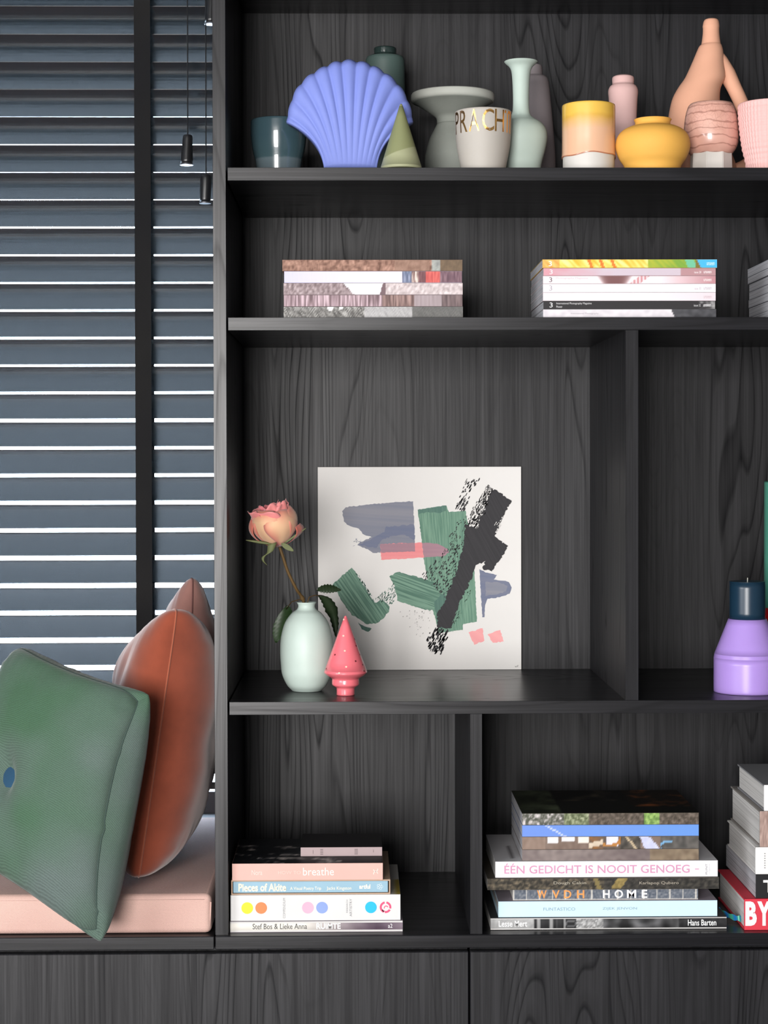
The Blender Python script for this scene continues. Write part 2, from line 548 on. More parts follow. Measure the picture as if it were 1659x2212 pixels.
box('head_rail', BLX0, BLX1, YB - 0.03, YB + 0.03, ztp, ztp + 0.06, M_SLAT, blind)
box('bottom_rail', BLX0, BLX1, YB - 0.025, YB + 0.025, zbt - 0.012, zbt + 0.003, M_SLAT, blind)
YC = YB - 0.06
def tassel(px_top, py_top, px_bot, py_bot, w_top, w_bot):
    a, c = at(px_top, py_top, YC), at(px_bot, py_bot, YC)
    s = sc(YC)
    d = (a - c)
    pr = curve_pts([(w_bot * s * 0.5, 0), (w_bot * s * 0.5, 0), (w_top * s * 0.56, 0.7), (w_top * s * 0.5, 0.95), (w_top * s * 0.25, 1.0)], 5)
    verts, faces = lathe_mesh([(r, z * d.length) for r, z in pr], 0, 0, 28)
    verts = [c + Vector(v) + (d / d.length - Vector((0, 0, 1))) * v[2] for v in verts]
    t = mk('tassel', verts, faces, M_BLK, blind, True)
    verts, faces = lathe_mesh([(w_bot * s * 0.3, -0.0018), (w_bot * s * 0.53, -0.0018), (w_bot * s * 0.53, 0.001), (w_bot * s * 0.3, 0.001)], c.x, c.y, 28)
    mk('tassel_rim', [(x, y, z + c.z) for x, y, z in verts], faces, M_RIM, t)
    top = a.copy()
    top.z = ztp
    tube('cord', [a, a.lerp(top, 0.5) + Vector((0.0005, 0, 0)), top], 0.0014, M_CORD, blind, 8)
tassel(405.5, 291, 403, 355, 20, 27)
tassel(445, 377, 443, 438, 22, 24)
tassel(457, -14, 455, 51, 20, 25)
# ---- END PART 1

# ---------------------------------------------------------------- soft things on the bench
def bilerp(c, u, v):
    a, bb, cc, d = c            # top-left, top-right, bottom-right, bottom-left; u,v in -1..1
    s, t = (u + 1) / 2, (v + 1) / 2
    return (d * (1 - s) + cc * s) * (1 - t) + (a * (1 - s) + bb * s) * t

def cushion(name, corners, thick, mat, label, gusset=0.0, pinch=0.06, n=44, tufts=(), wr=0.004, seed=0.0, piping=None, power=0.5, lopsided=1.0, creases=(), rnd=0.10):
    c = [Vector(p) for p in corners]
    nrm = (c[1] - c[0]).cross(c[3] - c[0])
    nrm.normalize()
    if nrm.y > 0:
        nrm = -nrm
    c = [p - nrm * gusset / 2 for p in c]           # the given corners lie on the front seam
    base = (c[2] + c[3]) / 2
    ob = thing(name, label, 'cushion', base)
    def pt(u, v, side):
        # edges of a stuffed cushion bow inwards between the corners
        uu = u * (1 - pinch * (1 - v * v)) * (1 - rnd * abs(v) ** 8 * abs(u) ** 4)
        vv = v * (1 - pinch * (1 - u * u)) * (1 - rnd * abs(u) ** 8 * abs(v) ** 4)
        p = bilerp(c, uu, vv)
        f = (max(0.0, (1 - abs(u) ** 2.4) * (1 - abs(v) ** 2.4))) ** power
        gus = gusset * (1 - 0.85 * abs(u * v) ** 3)
        f -= sum(dp * math.exp(-((v - v0 - 0.06 * (1 - u)) / 0.028) ** 2) * max(0.0, min(1.0, (u - 0.25) / 0.5)) for v0, dp in creases)
        h = thick * f * (1.0 if side > 0 else lopsided)
        if side > 0:
            for tu, tv, dep, rad in tufts:
                d2 = ((u - tu) ** 2 + (v - tv) ** 2) / (rad * rad)
                h -= dep * math.exp(-d2) + dep * 0.35 * math.exp(-d2 / 5.0)
        e = max(abs(u), abs(v))
        wn = noise.noise(Vector((u * 2.3 + seed, v * 2.3, side + seed))) * wr * 2 * f
        # folds running in from the edges
        ang = v * 7.0 if abs(u) > abs(v) else u * 7.0
        wn += wr * 1.3 * noise.noise(Vector((ang * 1.7 + seed, e * 1.2, side * 3.0))) * (e ** 3) * (1 - e ** 10)
        return p + nrm * (side * (gus / 2 + h) + wn)
    for side, nm in ((1, 'front_panel'), (-1, 'back_panel')):
        verts, faces = [], []
        for j in range(n + 1):
            for i in range(n + 1):
                u, v = -1 + 2 * i / n, -1 + 2 * j / n
                u, v = math.sin(u * math.pi / 2), math.sin(v * math.pi / 2)   # denser near the seams
                verts.append(pt(u, v, side))
        for j in range(n):
            for i in range(n):
                q = (j * (n + 1) + i, j * (n + 1) + i + 1, (j + 1) * (n + 1) + i + 1, (j + 1) * (n + 1) + i)
                faces.append(q if side > 0 else tuple(reversed(q)))
        mk(nm, verts, faces, mat, ob, True)
    ring = []
    for k in range(4 * n):
        e, i = divmod(k, n)
        s = math.sin((-1 + 2 * i / n) * math.pi / 2)
        ring.append(((s, -1), (1, s), (-s, 1), (-1, -s))[e])
    if gusset > 0:
        verts, faces = [], []
        m_ = 6
        cen = sum(c, Vector()) / 4
        for u, v in ring:
            f, bk = pt(u, v, 1), pt(u, v, -1)
            out = ((f + bk) / 2 - cen)
            out -= nrm * out.dot(nrm)
            out.normalize()
            for q in range(m_ + 1):
                t = q / m_
                puck = (0.3 + 0.7 * max(0.0, u) ** 6) * 0.021 * math.sin(math.pi * t) + 0.0025 * noise.noise(Vector((u * 9, v * 9, seed)))* math.sin(math.pi * t)
                verts.append(f.lerp(bk, t) + out * puck)
        R = len(ring)
        for k in range(R):
            for q in range(m_):
                a, b2 = k * (m_ + 1) + q, ((k + 1) % R) * (m_ + 1) + q
                faces.append((a, a + 1, b2 + 1, b2))
        mk('side_band', verts, faces, mat, ob, True)
    if piping:
        pts = [pt(u, v, 1) + nrm * 0.0 for u, v in ring]
        pts.append(pts[0])
        tube('seam', pts, 0.0012 if gusset else 0.0016, piping, ob, 6)
    return ob, pt, nrm

M_PINK = fabric('pink_seat_weave', rgb(206, 168, 158), rgb(214, 178, 167), 1400, sheen=0.1)
M_GREEN = fabric('green_wool', rgb(68, 97, 75), rgb(93, 106, 102), 800, sheen=0.25, blotch=4.5)
M_GSEAM = plain('dark_green_seam', rgb(56, 74, 68), 0.9)
M_RUST = plain('rust_velvet', rgb(134, 64, 43), 0.85, 0.15, 0.16, 0.2, 60, sheen=0.6)
M_RSEAM = plain('rust_seam', rgb(158, 84, 58), 0.85, 0.15, sheen=0.5)
M_MAUVE = plain('mauve_velvet', rgb(138, 98, 90), 0.88, 0.15, 0.12, 0.2, 60, sheen=0.55)
M_MSEAM = plain('mauve_seam', rgb(96, 60, 56), 0.9)
M_BUTTON = fabric('blue_button_felt', rgb(38, 70, 96), rgb(44, 78, 104), 1500)

# seat pad: long rounded box
ZS = ZLT + 0.0006
zst = zrow(1928, 300, 0.03)
bm = bmesh.new()
x1 = at(457.5, 1960, 0.02).x
add_box(bm, -1.72, x1, 0.012, 0.72, ZS, zst, 0.011, 4)
seat = thing('seat_pad', 'pale pink fabric seat pad on the black bench beneath the cushions', 'seat pad', (-0.9, 0.25, ZS))
from_bm('pad', bm, M_PINK, seat, True)
tube('piping', [(-1.70, 0.0135, zst - 0.009), (x1 - 0.012, 0.0135, zst - 0.009)], 0.0014, M_PINK, seat, 6)
tube('piping', [(x1 - 0.003, 0.0165, ZS + 0.012), (x1 - 0.0012, 0.0165, zst - 0.014)], 0.0014, M_PINK, seat, 6)

# green box cushion leaning over the pad edge
gc = [at(4, 1376, 0.15), at(287, 1490, -0.06), at(188, 2030, -0.13), at(-95, 1838, 0.03)]
go, gpt, gn_ = cushion('throw_cushion', gc, 0.052, M_GREEN, 'green-grey woven cushion with a dark blue button, leaning at the front left of the bench',
                       gusset=0.078, pinch=0.060, tufts=[(-0.40, -0.14, 0.030, 0.17)], wr=0.0055, seed=2.1, piping=M_GSEAM, power=0.50, creases=((-0.14, 0.10), (0.46, 0.06), (-0.80, 0.08)), rnd=0.08, lopsided=0.2)
bc_ = gpt(-0.40, -0.14, 1)
e1 = (gpt(-0.34, -0.14, 1) - gpt(-0.46, -0.14, 1)).normalized()
e2 = gn_.cross(e1).normalized()
e1 = e2.cross(gn_).normalized()
bv, bf = [(bc_ + gn_ * 0.010)], []
for rr, hh in ((0.012, 0.0085), (0.023, 0.0065), (0.027, 0.001)):
    for k in range(24):
        a = 2 * math.pi * k / 24
        bv.append(bc_ + e1 * rr * math.cos(a) + e2 * rr * math.sin(a) + gn_ * (hh + 0.001))
for k in range(24):
    bf.append((0, 1 + k, 1 + (k + 1) % 24))
    for r_ in range(2):
        bf.append((1 + r_ * 24 + k, 25 + r_ * 24 + k, 25 + r_ * 24 + (k + 1) % 24, 1 + r_ * 24 + (k + 1) % 24))
mk('button', bv, bf, M_BUTTON, go, True)

# rust velvet cushion, seen nearly edge-on, pressed against the bookcase side
rb_ = at(298, 1910, 0.065)
rc = [at(296, 1385, 0.38), at(386, 1301, 0.10), Vector((rb_.x, rb_.y, zst + 0.006)), Vector((at(300, 1800, 0.38).x, 0.38, zst + 0.012))]
ro, rpt, rn_ = cushion('throw_cushion', rc, 0.078, M_RUST, 'rust orange velvet cushion standing against the bookcase side on the bench',
                       pinch=0.03, wr=0.007, seed=7.3, piping=M_RSEAM, power=0.39, lopsided=1.66, rnd=0.06)
mz = zst + 0.02
mc = [at(368, 1330, 0.66), at(418, 1234, 0.47), Vector((at(400, 1700, 0.47).x, 0.47, mz)), Vector((at(385, 1700, 0.66).x, 0.66, mz))]
mo, mpt, mn_ = cushion('throw_cushion', mc, 0.062, M_MAUVE, 'dusty mauve velvet cushion peeking out behind the rust orange one', pinch=0.03, wr=0.005,
                       seed=11.0, piping=M_MSEAM, power=0.45, lopsided=1.25, rnd=0.06)

# ---------------------------------------------------------------- pots and vases on the top shelf
def pot(name, label, cat, cx, Y, pts, zbase, mat, part='body', wall=0.004, depth=0.04, n=6, closed=False, segs=80, rfun=None):
    c = at(cx, 300, Y)
    t = thing(name, label, cat, (at(cx, 995, Y).x, Y, zbase))
    pr = px_profile(cx, Y, pts, zbase, n)
    pr = [(pr[0][0] * 0.9, zbase)] + pr
    if not closed:
        pr = hollow(pr, wall, depth)
    X = at(cx, (pts[0][1] + pts[-1][1]) / 2, Y).x
    verts, faces = lathe_mesh(pr, X, Y, segs, rfun)
    mk(part, verts, faces, mat, t, True)
    return t, X

def zmat(name, stops, rough=0.4, coat=0.0, z0=0.0, z1=1.0, wob=0.0, spec=0.5, bstr=0.0):
    """glaze colour that changes with height above the foot (object z)"""
    m, nt, b = new_mat(name)
    tc = N(nt, 'ShaderNodeTexCoord')
    sp = N(nt, 'ShaderNodeSeparateXYZ')
    nt.links.new(tc.outputs['Object'], sp.inputs[0])
    f = math_n(nt, 'DIVIDE', math_n(nt, 'SUBTRACT', sp.outputs[2], z0), z1 - z0)
    if wob:
        nn = noise_tex(nt, coords(nt), 35, 3)
        f = math_n(nt, 'ADD', f, math_n(nt, 'MULTIPLY', math_n(nt, 'SUBTRACT', nn, 0.5), wob))
    nt.links.new(ramp(nt, f, stops), b.inputs['Base Color'])
    b.inputs['Roughness'].default_value = rough
    b.inputs['Coat Weight'].default_value = coat
    b.inputs['Coat Roughness'].default_value = 0.04
    b.inputs['Specular IOR Level'].default_value = spec
    if bstr:
        bump(nt, b, noise_tex(nt, coords(nt), 260, 3), bstr, 0.0005)
    return m

zs1 = Z1T + 0.0004
# dark teal cup
M_TEAL = zmat('teal_glaze', [(0.0, rgb(96, 110, 116)), (0.50, rgb(94, 108, 114)), (0.54, rgb(62, 84, 90)), (1.0, rgb(56, 78, 86))], 0.25, 0.9, 0.0, 0.085, 0.05)
pot('cup', 'small dark teal glazed cup beside the blue shell vase', 'cup', 602, 0.20,
    [(45, 372), (50, 352), (57, 320), (60, 290), (59.5, 262)], zs1, M_TEAL)

# blue shell vase
M_SHELL = plain('periwinkle_ceramic', rgb(120, 134, 204), 0.62, 0.35, 0.03, 0.06, 500)
tips = [(619, 266), (624.6, 235), (639, 197), (664, 168), (693, 149.5), (722, 136.5), (754, 131.5), (787, 136.5), (816, 148.5), (845, 168), (870.6, 197), (887, 235), (892, 266)]
def shell_vase():
    Y0 = 0.115
    t = thing('shell_vase', 'periwinkle blue scallop shell vase with ribbed fan', 'vase', (at(757, 995, Y0).x, Y0, zs1))
    NT, NU = 13 * 12, 30
    def lerp_tip(tt):
        i = min(max(int(math.floor(tt)), 0), 11)
        f = tt - i
        p = [tips[max(i - 1, 0)], tips[i], tips[i + 1], tips[min(i + 2, 12)]]
        return tuple(0.5 * (2 * p[1][k] + (p[2][k] - p[0][k]) * f + (2 * p[0][k] - 5 * p[1][k] + 4 * p[2][k] - p[3][k]) * f * f + (3 * p[1][k] - p[0][k] - 3 * p[2][k] + p[3][k]) * f ** 3) for k in range(2))
    front, back = [], []
    for a in range(NT + 1):
        tt = 12 * a / NT
        sgn = (tt - 6) / 6
        ox, oy = lerp_tip(tt)
        rib = 2 * abs(math.cos(math.pi * tt)) ** 0.7 - 1                     # 1 on a rib, -1 in a groove
        ax, ay = 757 + sgn * 57, 366
        k = 1 - 0.026 * (1 - rib) * 0.5 * (1 - 0.4 * abs(sgn))    # scalloped rim
        ox, oy = ax + (ox - ax) * k, ay + (oy - ay) * k
        # ribs sweep up from the foot and fan out
        qx = ax + (ox - ax) * (0.32 - 0.24 * abs(sgn) ** 3)
        qy = ay + (oy - ay) * (0.56 + 0.08 * abs(sgn) ** 3)
        for s_ in range(NU + 1):
            u = s_ / NU
            x = (1 - u) ** 2 * ax + 2 * u * (1 - u) * qx + u * u * ox
            y = (1 - u) ** 2 * ay + 2 * u * (1 - u) * qy + u * u * oy
            belly = 0.016 + 0.022 * math.sin(math.pi * min(1, 0.12 + 0.80 * u)) * (1 - abs(sgn) ** 3 * 0.8)
            amp = 0.0026 * min(1, u * 1.6) * (1.0 - 0.15 * abs(sgn))
            p = at(x, y, Y0)
            z = max(p.z, zs1)
            edge = 1.0 if u < 0.93 else math.sqrt(max(0.0, 1 - ((u - 0.93) / 0.085) ** 2))
            front.append((p.x, Y0 - (belly * edge + amp * rib * edge), z))
            back.append((p.x, Y0 + (belly * edge + amp * rib * edge) * 0.8, z))
    verts = front + back
    off = len(front)
    faces = []
    W = NU + 1
    for a in range(NT):
        for s_ in range(NU):
            i = a * W + s_
            faces.append((i, i + W, i + W + 1, i + 1))
            faces.append((off + i, off + i + 1, off + i + W + 1, off + i + W))
        i = a * W
        faces.append((i, off + i, off + i + W, i + W))
        i = a * W + NU
        faces.append((i, i + W, off + i + W, off + i))
    for a in (0, NT):
        for s_ in range(NU):
            i = a * W + s_
            q = (i, i + 1, off + i + 1, off + i)
            faces.append(q if a == 0 else tuple(reversed(q)))
    o = mk('shell', verts, faces, M_SHELL, t, True)
    return t
shell_vase()

# dark green bottle vase with a shiny lip, far back
M_DGRN = plain('dark_green_stoneware', rgb(76, 94, 90), 0.5, 0.4, 0.06, 0.1)
M_DGLZ = plain('dark_green_gloss', rgb(40, 54, 52), 0.12, 0.5, coat=1.0)
tb, X = pot('bottle_vase', 'dark green bottle vase half hidden behind the blue shell', 'vase', 832, 0.36,
    [(36, 395), (42, 340), (43, 250), (42.5, 160), (42, 132), (39, 124), (39, 124), (33, 122)], zs1, M_DGRN, closed=True)
pr = [(r * sc(0.36), at(832, y, 0.36).z) for r, y in curve_pts([(38, 125), (33, 121), (24, 118), (24, 118), (24.5, 110), (24, 105), (20, 103), (16, 105)], 5)]
verts, faces = lathe_mesh(pr + [(0.001, pr[-1][1] - 0.004)], X, 0.36, 60)
mk('lip', verts, faces, M_DGLZ, tb, True)

# olive cone tree
m, nt, b = new_mat('olive_two_tone')
tc = N(nt, 'ShaderNodeTexCoord')
sp = N(nt, 'ShaderNodeSeparateXYZ')
nt.links.new(tc.outputs['Object'], sp.inputs[0])
f = math_n(nt, 'ADD', math_n(nt, 'SUBTRACT', sp.outputs[2], math_n(nt, 'MULTIPLY', sp.outputs[0], 0.35)), math_n(nt, 'MULTIPLY', math_n(nt, 'SUBTRACT', noise_tex(nt, coords(nt), 30, 2), 0.5), 0.004))
nt.links.new(ramp(nt, math_n(nt, 'DIVIDE', f, 0.1), [(0.0, rgb(158, 160, 126)), (0.345, rgb(154, 156, 122)), (0.36, rgb(128, 132, 92)), (1.0, rgb(122, 126, 86))]), b.inputs['Base Color'])
b.inputs['Roughness'].default_value = 0.6
M_OLIVE = m
M_FOOT = plain('pale_olive_foot', rgb(146, 148, 114), 0.6)
s = sc(0.06)
xo, zo = at(868, 995, 0.06).x, zs1
t = thing('cone_ornament', 'olive green two-tone cone tree ornament in front of the blue shell', 'ornament', (xo, 0.06, zs1))
pr = curve_pts([(30 * s, zo + 0.0040), (45 * s, zo + 0.0055), (45 * s, zo + 0.0055), (44 * s, zo + 0.010), (44 * s, zo + 0.010), (4.2 * s, at(868, 230, 0.06).z), (4.2 * s, at(868, 230, 0.06).z), (2.6 * s, at(868, 226, 0.06).z), (0.4 * s, at(868, 224, 0.06).z)], 6)
verts, faces = lathe_mesh(pr, xo, 0.06, 72)
mk('cone', verts, faces, M_OLIVE, t, True)
verts, faces = lathe_mesh([(22 * s, zo), (23 * s, zo + 0.001), (23 * s, zo + 0.0045)], xo, 0.06, 48)
mk('foot', verts, faces, M_FOOT, t, True)

# grey pedestal vase with a wide rim
M_GREYV = plain('grey_green_stoneware', rgb(142, 146, 139), 0.72, 0.3, 0.05, 0.12, 400)
M_GREYR = plain('pale_grey_rim', rgb(186, 188, 180), 0.7, 0.3, 0.04, 0.1, 400)
tv, X = pot('pedestal_vase', 'grey green vase with a wide flared rim and waisted neck, behind the gold-lettered cup', 'vase', 978, 0.30,
    [(56, 392), (60, 350), (57, 325), (50, 300), (40, 280), (34, 268), (34, 268), (36, 255), (50, 244), (70, 230), (86, 221), (86, 221), (88, 220)], zs1, M_GREYV, closed=True)
pr = [(r * sc(0.30), at(978, y, 0.30).z) for r, y in [(84, 221.5), (88.5, 220.5), (90, 214), (89.5, 206), (88, 203.5), (82, 203.5), (76, 214), (40, 240), (1, 242)]]
verts, faces = lathe_mesh(pr, X, 0.30, 90)
mk('rim', verts, faces, M_GREYR, tv, True)

# grey cup with gold lettering
M_CUP = plain('warm_grey_ceramic', rgb(176, 170, 162), 0.55, 0.4, 0.03)
M_GOLD = plain('gold_leaf', (0.90, 0.50, 0.16), 0.30, 0.5, 0.05, metal=1.0)
cupY = 0.075
tcup, XC = pot('cup', 'pale grey cup with gold capital lettering around its rim', 'cup', 1044, cupY,
    [(46, 365), (52, 347), (57, 320), (60, 290), (61, 265), (61, 243)], zs1, M_CUP)

def text_polys(body, bold=0.0):
    cu = bpy.data.curves.new('lettering', 'FONT')
    cu.offset = bold
    cu.body = body
    cu.resolution_u = 3
    o = bpy.data.objects.new('lettering_tmp', cu)
    COL.objects.link(o)
    dg = bpy.context.evaluated_depsgraph_get()
    me = bpy.data.meshes.new_from_object(o.evaluated_get(dg))
    bpy.data.objects.remove(o)
    bpy.data.curves.remove(cu)
    vs_ = [v.co.copy() for v in me.vertices]
    fs_ = [tuple(p.vertices) for p in me.polygons]
    bpy.data.meshes.remove(me)
    if not vs_:
        return [], []
    x0, x1 = min(v.x for v in vs_), max(v.x for v in vs_)
    y0, y1 = min(v.y for v in vs_), max(v.y for v in vs_)
    return [((v.x - x0) / (x1 - x0), (v.y - y0) / (y1 - y0)) for v in vs_], fs_

cup_prof = px_profile(1044, cupY, [(46, 365), (52, 347), (57, 320), (60, 290), (61, 265), (61, 243)], zs1)
def cup_r(z):
    for (r0, z0), (r1, z1) in zip(cup_prof, cup_prof[1:]):
        if z0 <= z <= z1 and z1 > z0:
            return r0 + (r1 - r0) * (z - z0) / (z1 - z0)
    return cup_prof[-1][0]
ztop, zlow = at(1044, 246, cupY).z, at(1044, 293, cupY).z
ang = [-80, -58, -34, -6, 20, 44, 62]
wid = [17, 20, 22, 24, 22, 18, 6]
for ch, a0, wd in zip('PRACHTI', ang, wid):
    pv, pf = text_polys(ch)
    vv = []
    for x, y in pv:
        a = math.radians(a0 + x * wd)
        z = zlow + (ztop - zlow) * y
        r = cup_r(z) + 0.0005
        vv.append((XC + r * math.sin(a), cupY - r * math.cos(a), z))
    mk('gold_letter', vv, pf, M_GOLD, tcup)

# mint long-necked vase
M_MINT = plain('mint_bisque', rgb(182, 197, 188), 0.6, 0.35, 0.03, 0.06, 500)
M_MINT2 = plain('mint_matte_glaze', rgb(188, 203, 195), 0.45, 0.4, 0.03)
pot('bottle_vase', 'pale mint vase with a long neck and flared lip on the top shelf', 'vase', 1125.5, 0.155,
    [(40, 375), (44, 356), (52, 325), (56.5, 300), (54, 280), (44, 266), (30, 257), (20, 247), (17.5, 225), (18, 190), (20, 160), (24, 146), (33, 137), (36, 133.5)], zs1, M_MINT, wall=0.003, depth=0.06)

# mauve grey bottle behind it
M_MVG = plain('mauve_grey_stoneware', rgb(128, 120, 122), 0.7, 0.3, 0.05, 0.1)
pot('bottle_vase', 'mauve grey bottle vase hidden behind the long-necked mint vase', 'vase', 1152, 0.33,
    [(49, 388), (48, 350), (45, 300), (40, 240), (35, 190), (32, 172), (28, 166), (28, 166), (20, 164.5), (20, 164.5), (19.5, 150), (18, 142), (14, 140)], zs1, M_MVG, closed=True)

# yellow and peach glazed pot with bare white foot
M_PEACHG = zmat('yellow_to_peach_glaze', [(0.0, rgb(228, 178, 146)), (0.68, rgb(226, 180, 146)), (0.85, rgb(224, 178, 112)), (0.94, rgb(222, 174, 76)), (1.0, rgb(232, 188, 82))], 0.3, 0.8, 0.012, 0.106, 0.10)
M_WHITE = plain('white_porcelain', rgb(206, 202, 196), 0.5, 0.4, 0.02)
M_DRIP = plain('brown_glaze_edge', rgb(176, 112, 84), 0.25, 0.5, coat=0.7)
Yp = 0.095
tp_, XP = pot('plant_pot', 'cylindrical pot with yellow-to-peach glaze above a bare white foot', 'pot', 1271.5, Yp,
    [(54, 368), (55.5, 360), (55.5, 345), (55.5, 300), (55.5, 260), (55.5, 234)], zs1, M_WHITE, part='inner_body')
s = sc(Yp)
verts, faces = [], []
SG = 96
zt = at(1271.5, 227.5, Yp).z
for k in range(SG):
    a = 2 * math.pi * k / SG
    wob = 2.4 * math.sin(a * 2 + 0.9) + 1.4 * math.sin(a * 5 + 0.3)
    zb = at(1271.5, 340.5 + wob, Yp).z
    rows = [(55.6, zb), (58.2, zb + 0.0006), (58.4, zb + 0.0022), (57.6, zb + 0.006), (57.2, zb + 0.03), (57.4, zt - 0.004), (57.0, zt - 0.001), (55.5, zt), (53.5, zt - 0.001), (52.8, zt - 0.004), (52.6, zt - 0.04), (2, zt - 0.042)]
    for r, z in rows:
        verts.append((XP + r * s * math.cos(a), Yp + r * s * math.sin(a), z))
nr = len(rows)
for k in range(SG):
    for i in range(nr - 1):
        k2 = (k + 1) % SG
        faces.append((k * nr + i, k2 * nr + i, k2 * nr + i + 1, k * nr + i + 1))
mk('glaze', verts, faces, M_PEACHG, tp_, True)
verts2, faces2 = [], []
for k in range(SG):
    a = 2 * math.pi * k / SG
    wob = 2.4 * math.sin(a * 2 + 0.9) + 1.4 * math.sin(a * 5 + 0.3)
    zb = at(1271.5, 340.5 + wob, Yp).z
    for r, z in ((58.3, zb + 0.0020), (58.75, zb + 0.0010), (58.3, zb)):
        verts2.append((XP + r * s * math.cos(a), Yp + r * s * math.sin(a), z))
for k in range(SG):
    for i in range(2):
        k2 = (k + 1) % SG
        faces2.append((k * 3 + i, k * 3 + i + 1, k2 * 3 + i + 1, k2 * 3 + i))
mk('glaze_edge', verts2, faces2, M_DRIP, tp_, True)

# small dusty pink bottle
M_DPINK = plain('dusty_pink_bisque', rgb(214, 176, 172), 0.7, 0.3, 0.03, 0.08)
pot('bottle_vase', 'small dusty pink bottle vase between the peach pot and yellow vase', 'vase', 1346, 0.28,
    [(24, 385), (26, 340), (28, 280), (30.5, 220), (32, 198), (29, 188), (24, 183.5), (24, 183.5), (23, 182), (23, 182), (23.5, 172), (22.5, 167), (19, 165)], zs1, M_DPINK, wall=0.004)

# yellow squat vase
M_YEL = plain('mustard_bisque', rgb(228, 172, 80), 0.66, 0.3, 0.03, 0.06, 500)
pot('squat_vase', 'squat round mustard yellow vase with a short collar', 'vase', 1410, 0.078,
    [(56, 366), (62, 358), (72, 343), (79, 325), (80, 310), (76, 295), (66, 283), (52, 275.5), (41, 272.5), (41, 272.5), (39, 270), (37.5, 266), (39, 261.5), (40.5, 259)], zs1, M_YEL, wall=0.0035)

# tall peach bottle with an arched arm
M_PEACH = plain('peach_terracotta', rgb(226, 170, 142), 0.72, 0.3, 0.03, 0.07, 400)
Yb = 0.31
tt = thing('arched_bottle', 'tall peach terracotta bottle with an arched handle arm, behind the crackled pot', 'vase', (at(1536, 995, Yb).x, Yb, zs1))
rows = [(1440, 1592, 395), (1437, 1590, 360), (1437, 1575, 320), (1440, 1562, 280), (1444, 1557.5, 255), (1448, 1555.5, 232), (1454, 1554, 210), (1466, 1557, 188), (1480, 1567, 168), (1494, 1564, 138), (1505, 1562, 112), (1510, 1559.5, 101), (1514, 1558, 97), (1515.5, 1556.5, 94), (1518, 1554, 75), (1518.5, 1553.5, 62), (1518, 1554, 57), (1520, 1552.5, 47), (1523, 1550, 42.5), (1528, 1545, 41)]
verts, faces, SG = [], [], 56
rows2 = curve_pts([tuple(map(float, r)) for r in rows], 3)
for xl, xr, y in rows2:
    a_, b_ = at(xl, y, Yb), at(xr, y, Yb)
    cx_, rx = (a_.x + b_.x) / 2, (b_.x - a_.x) / 2
    ry = min(rx, 0.050)
    zz = max(a_.z, zs1) if y < 394 else zs1
    for k in range(SG):
        th = 2 * math.pi * k / SG
        verts.append((cx_ + rx * math.cos(th), Yb + ry * math.sin(th), zz))
nr = len(rows2)
for i in range(nr - 1):
    for k in range(SG):
        k2 = (k + 1) % SG
        faces.append((i * SG + k, i * SG + k2, (i + 1) * SG + k2, (i + 1) * SG + k))
faces.append(tuple(reversed(range(SG))))
faces.append(tuple(range((nr - 1) * SG, nr * SG)))
mk('body', verts, faces, M_PEACH, tt, True)
arm = curve_pts([(1541, 106), (1556, 132), (1571, 160), (1586, 190), (1601, 222), (1615, 256), (1625, 290), (1630, 325), (1622, 352), (1600, 366), (1570, 372)], 5)
ap = [at(x, y, Yb) for x, y in arm]
arp = [11, 16, 18, 16, 15.5, 16, 17, 18, 18.1, 17, 14]
ar = [sc(Yb) * (arp[min(int(i / 5), 10)] * (1 - (i % 5) / 5) + arp[min(int(i / 5) + 1, 10)] * ((i % 5) / 5)) for i in range(len(ap))]
tube('handle', ap, 0.01, M_PEACH, tt, 20, True, rads=ar)

# crackled pink pot on a white faceted foot
m, nt, b = new_mat('crackled_pink_glaze')
v = coords(nt)
wv = N(nt, 'ShaderNodeTexWave', wave_type='BANDS', bands_direction='Z')
wv.inputs['Scale'].default_value = 22
wv.inputs['Distortion'].default_value = 5.5
wv.inputs['Detail'].default_value = 3.0
wv.inputs['Detail Scale'].default_value = 1.6
nt.links.new(coords(nt, (0.55, 0.55, 1.0)), wv.inputs[0])
ln = ramp(nt, wv.outputs['Fac'], [(0.0, 0.9), (0.04, 0.6), (0.12, 0.0), (1.0, 0.0)])
crk = N(nt, 'ShaderNodeTexVoronoi', feature='DISTANCE_TO_EDGE')
crk.inputs['Scale'].default_value = 120
nt.links.new(v, crk.inputs[0])
ck = ramp(nt, crk.outputs['Distance'], [(0.0, 0.5), (0.05, 0.0)])
sp = N(nt, 'ShaderNodeSeparateXYZ')
nt.links.new(v, sp.inputs[0])
hi = ramp(nt, math_n(nt, 'DIVIDE', sp.outputs[2], 0.11), [(0.70, 0.0), (0.80, 1.0)])
fac = math_n(nt, 'MULTIPLY', math_n(nt, 'MINIMUM', math_n(nt, 'ADD', ln, math_n(nt, 'MULTIPLY', ck, hi)), 1.0), 0.75)
mx = N(nt, 'ShaderNodeMix', data_type='RGBA')
nt.links.new(fac, mx.inputs[0])
nt.links.new(ramp(nt, noise_tex(nt, v, 22, 3), [(0.3, rgb(210, 158, 142)), (0.7, rgb(226, 178, 162))]), mx.inputs[6])
mx.inputs[7].default_value = (*rgb(150, 98, 84), 1)
nt.links.new(mx.outputs[2], b.inputs['Base Color'])
b.inputs['Roughness'].default_value = 0.3
b.inputs['Coat Weight'].default_value = 0.7
b.inputs['Coat Roughness'].default_value = 0.06
M_CRK = m
Yk = 0.14
tk = thing('plant_pot', 'pink crackle-glazed pot on a white faceted foot, before the tall peach bottle', 'pot', (at(1536, 995, Yk).x, Yk, zs1))
XK, s = at(1536, 300, Yk).x, sc(Yk)
pr = [(r * s, at(1536, y, Yk).z) for r, y in curve_pts([(40, 336), (46, 332), (55, 318), (59, 300), (58, 275), (55, 250), (50, 232), (46, 226)], 6)]
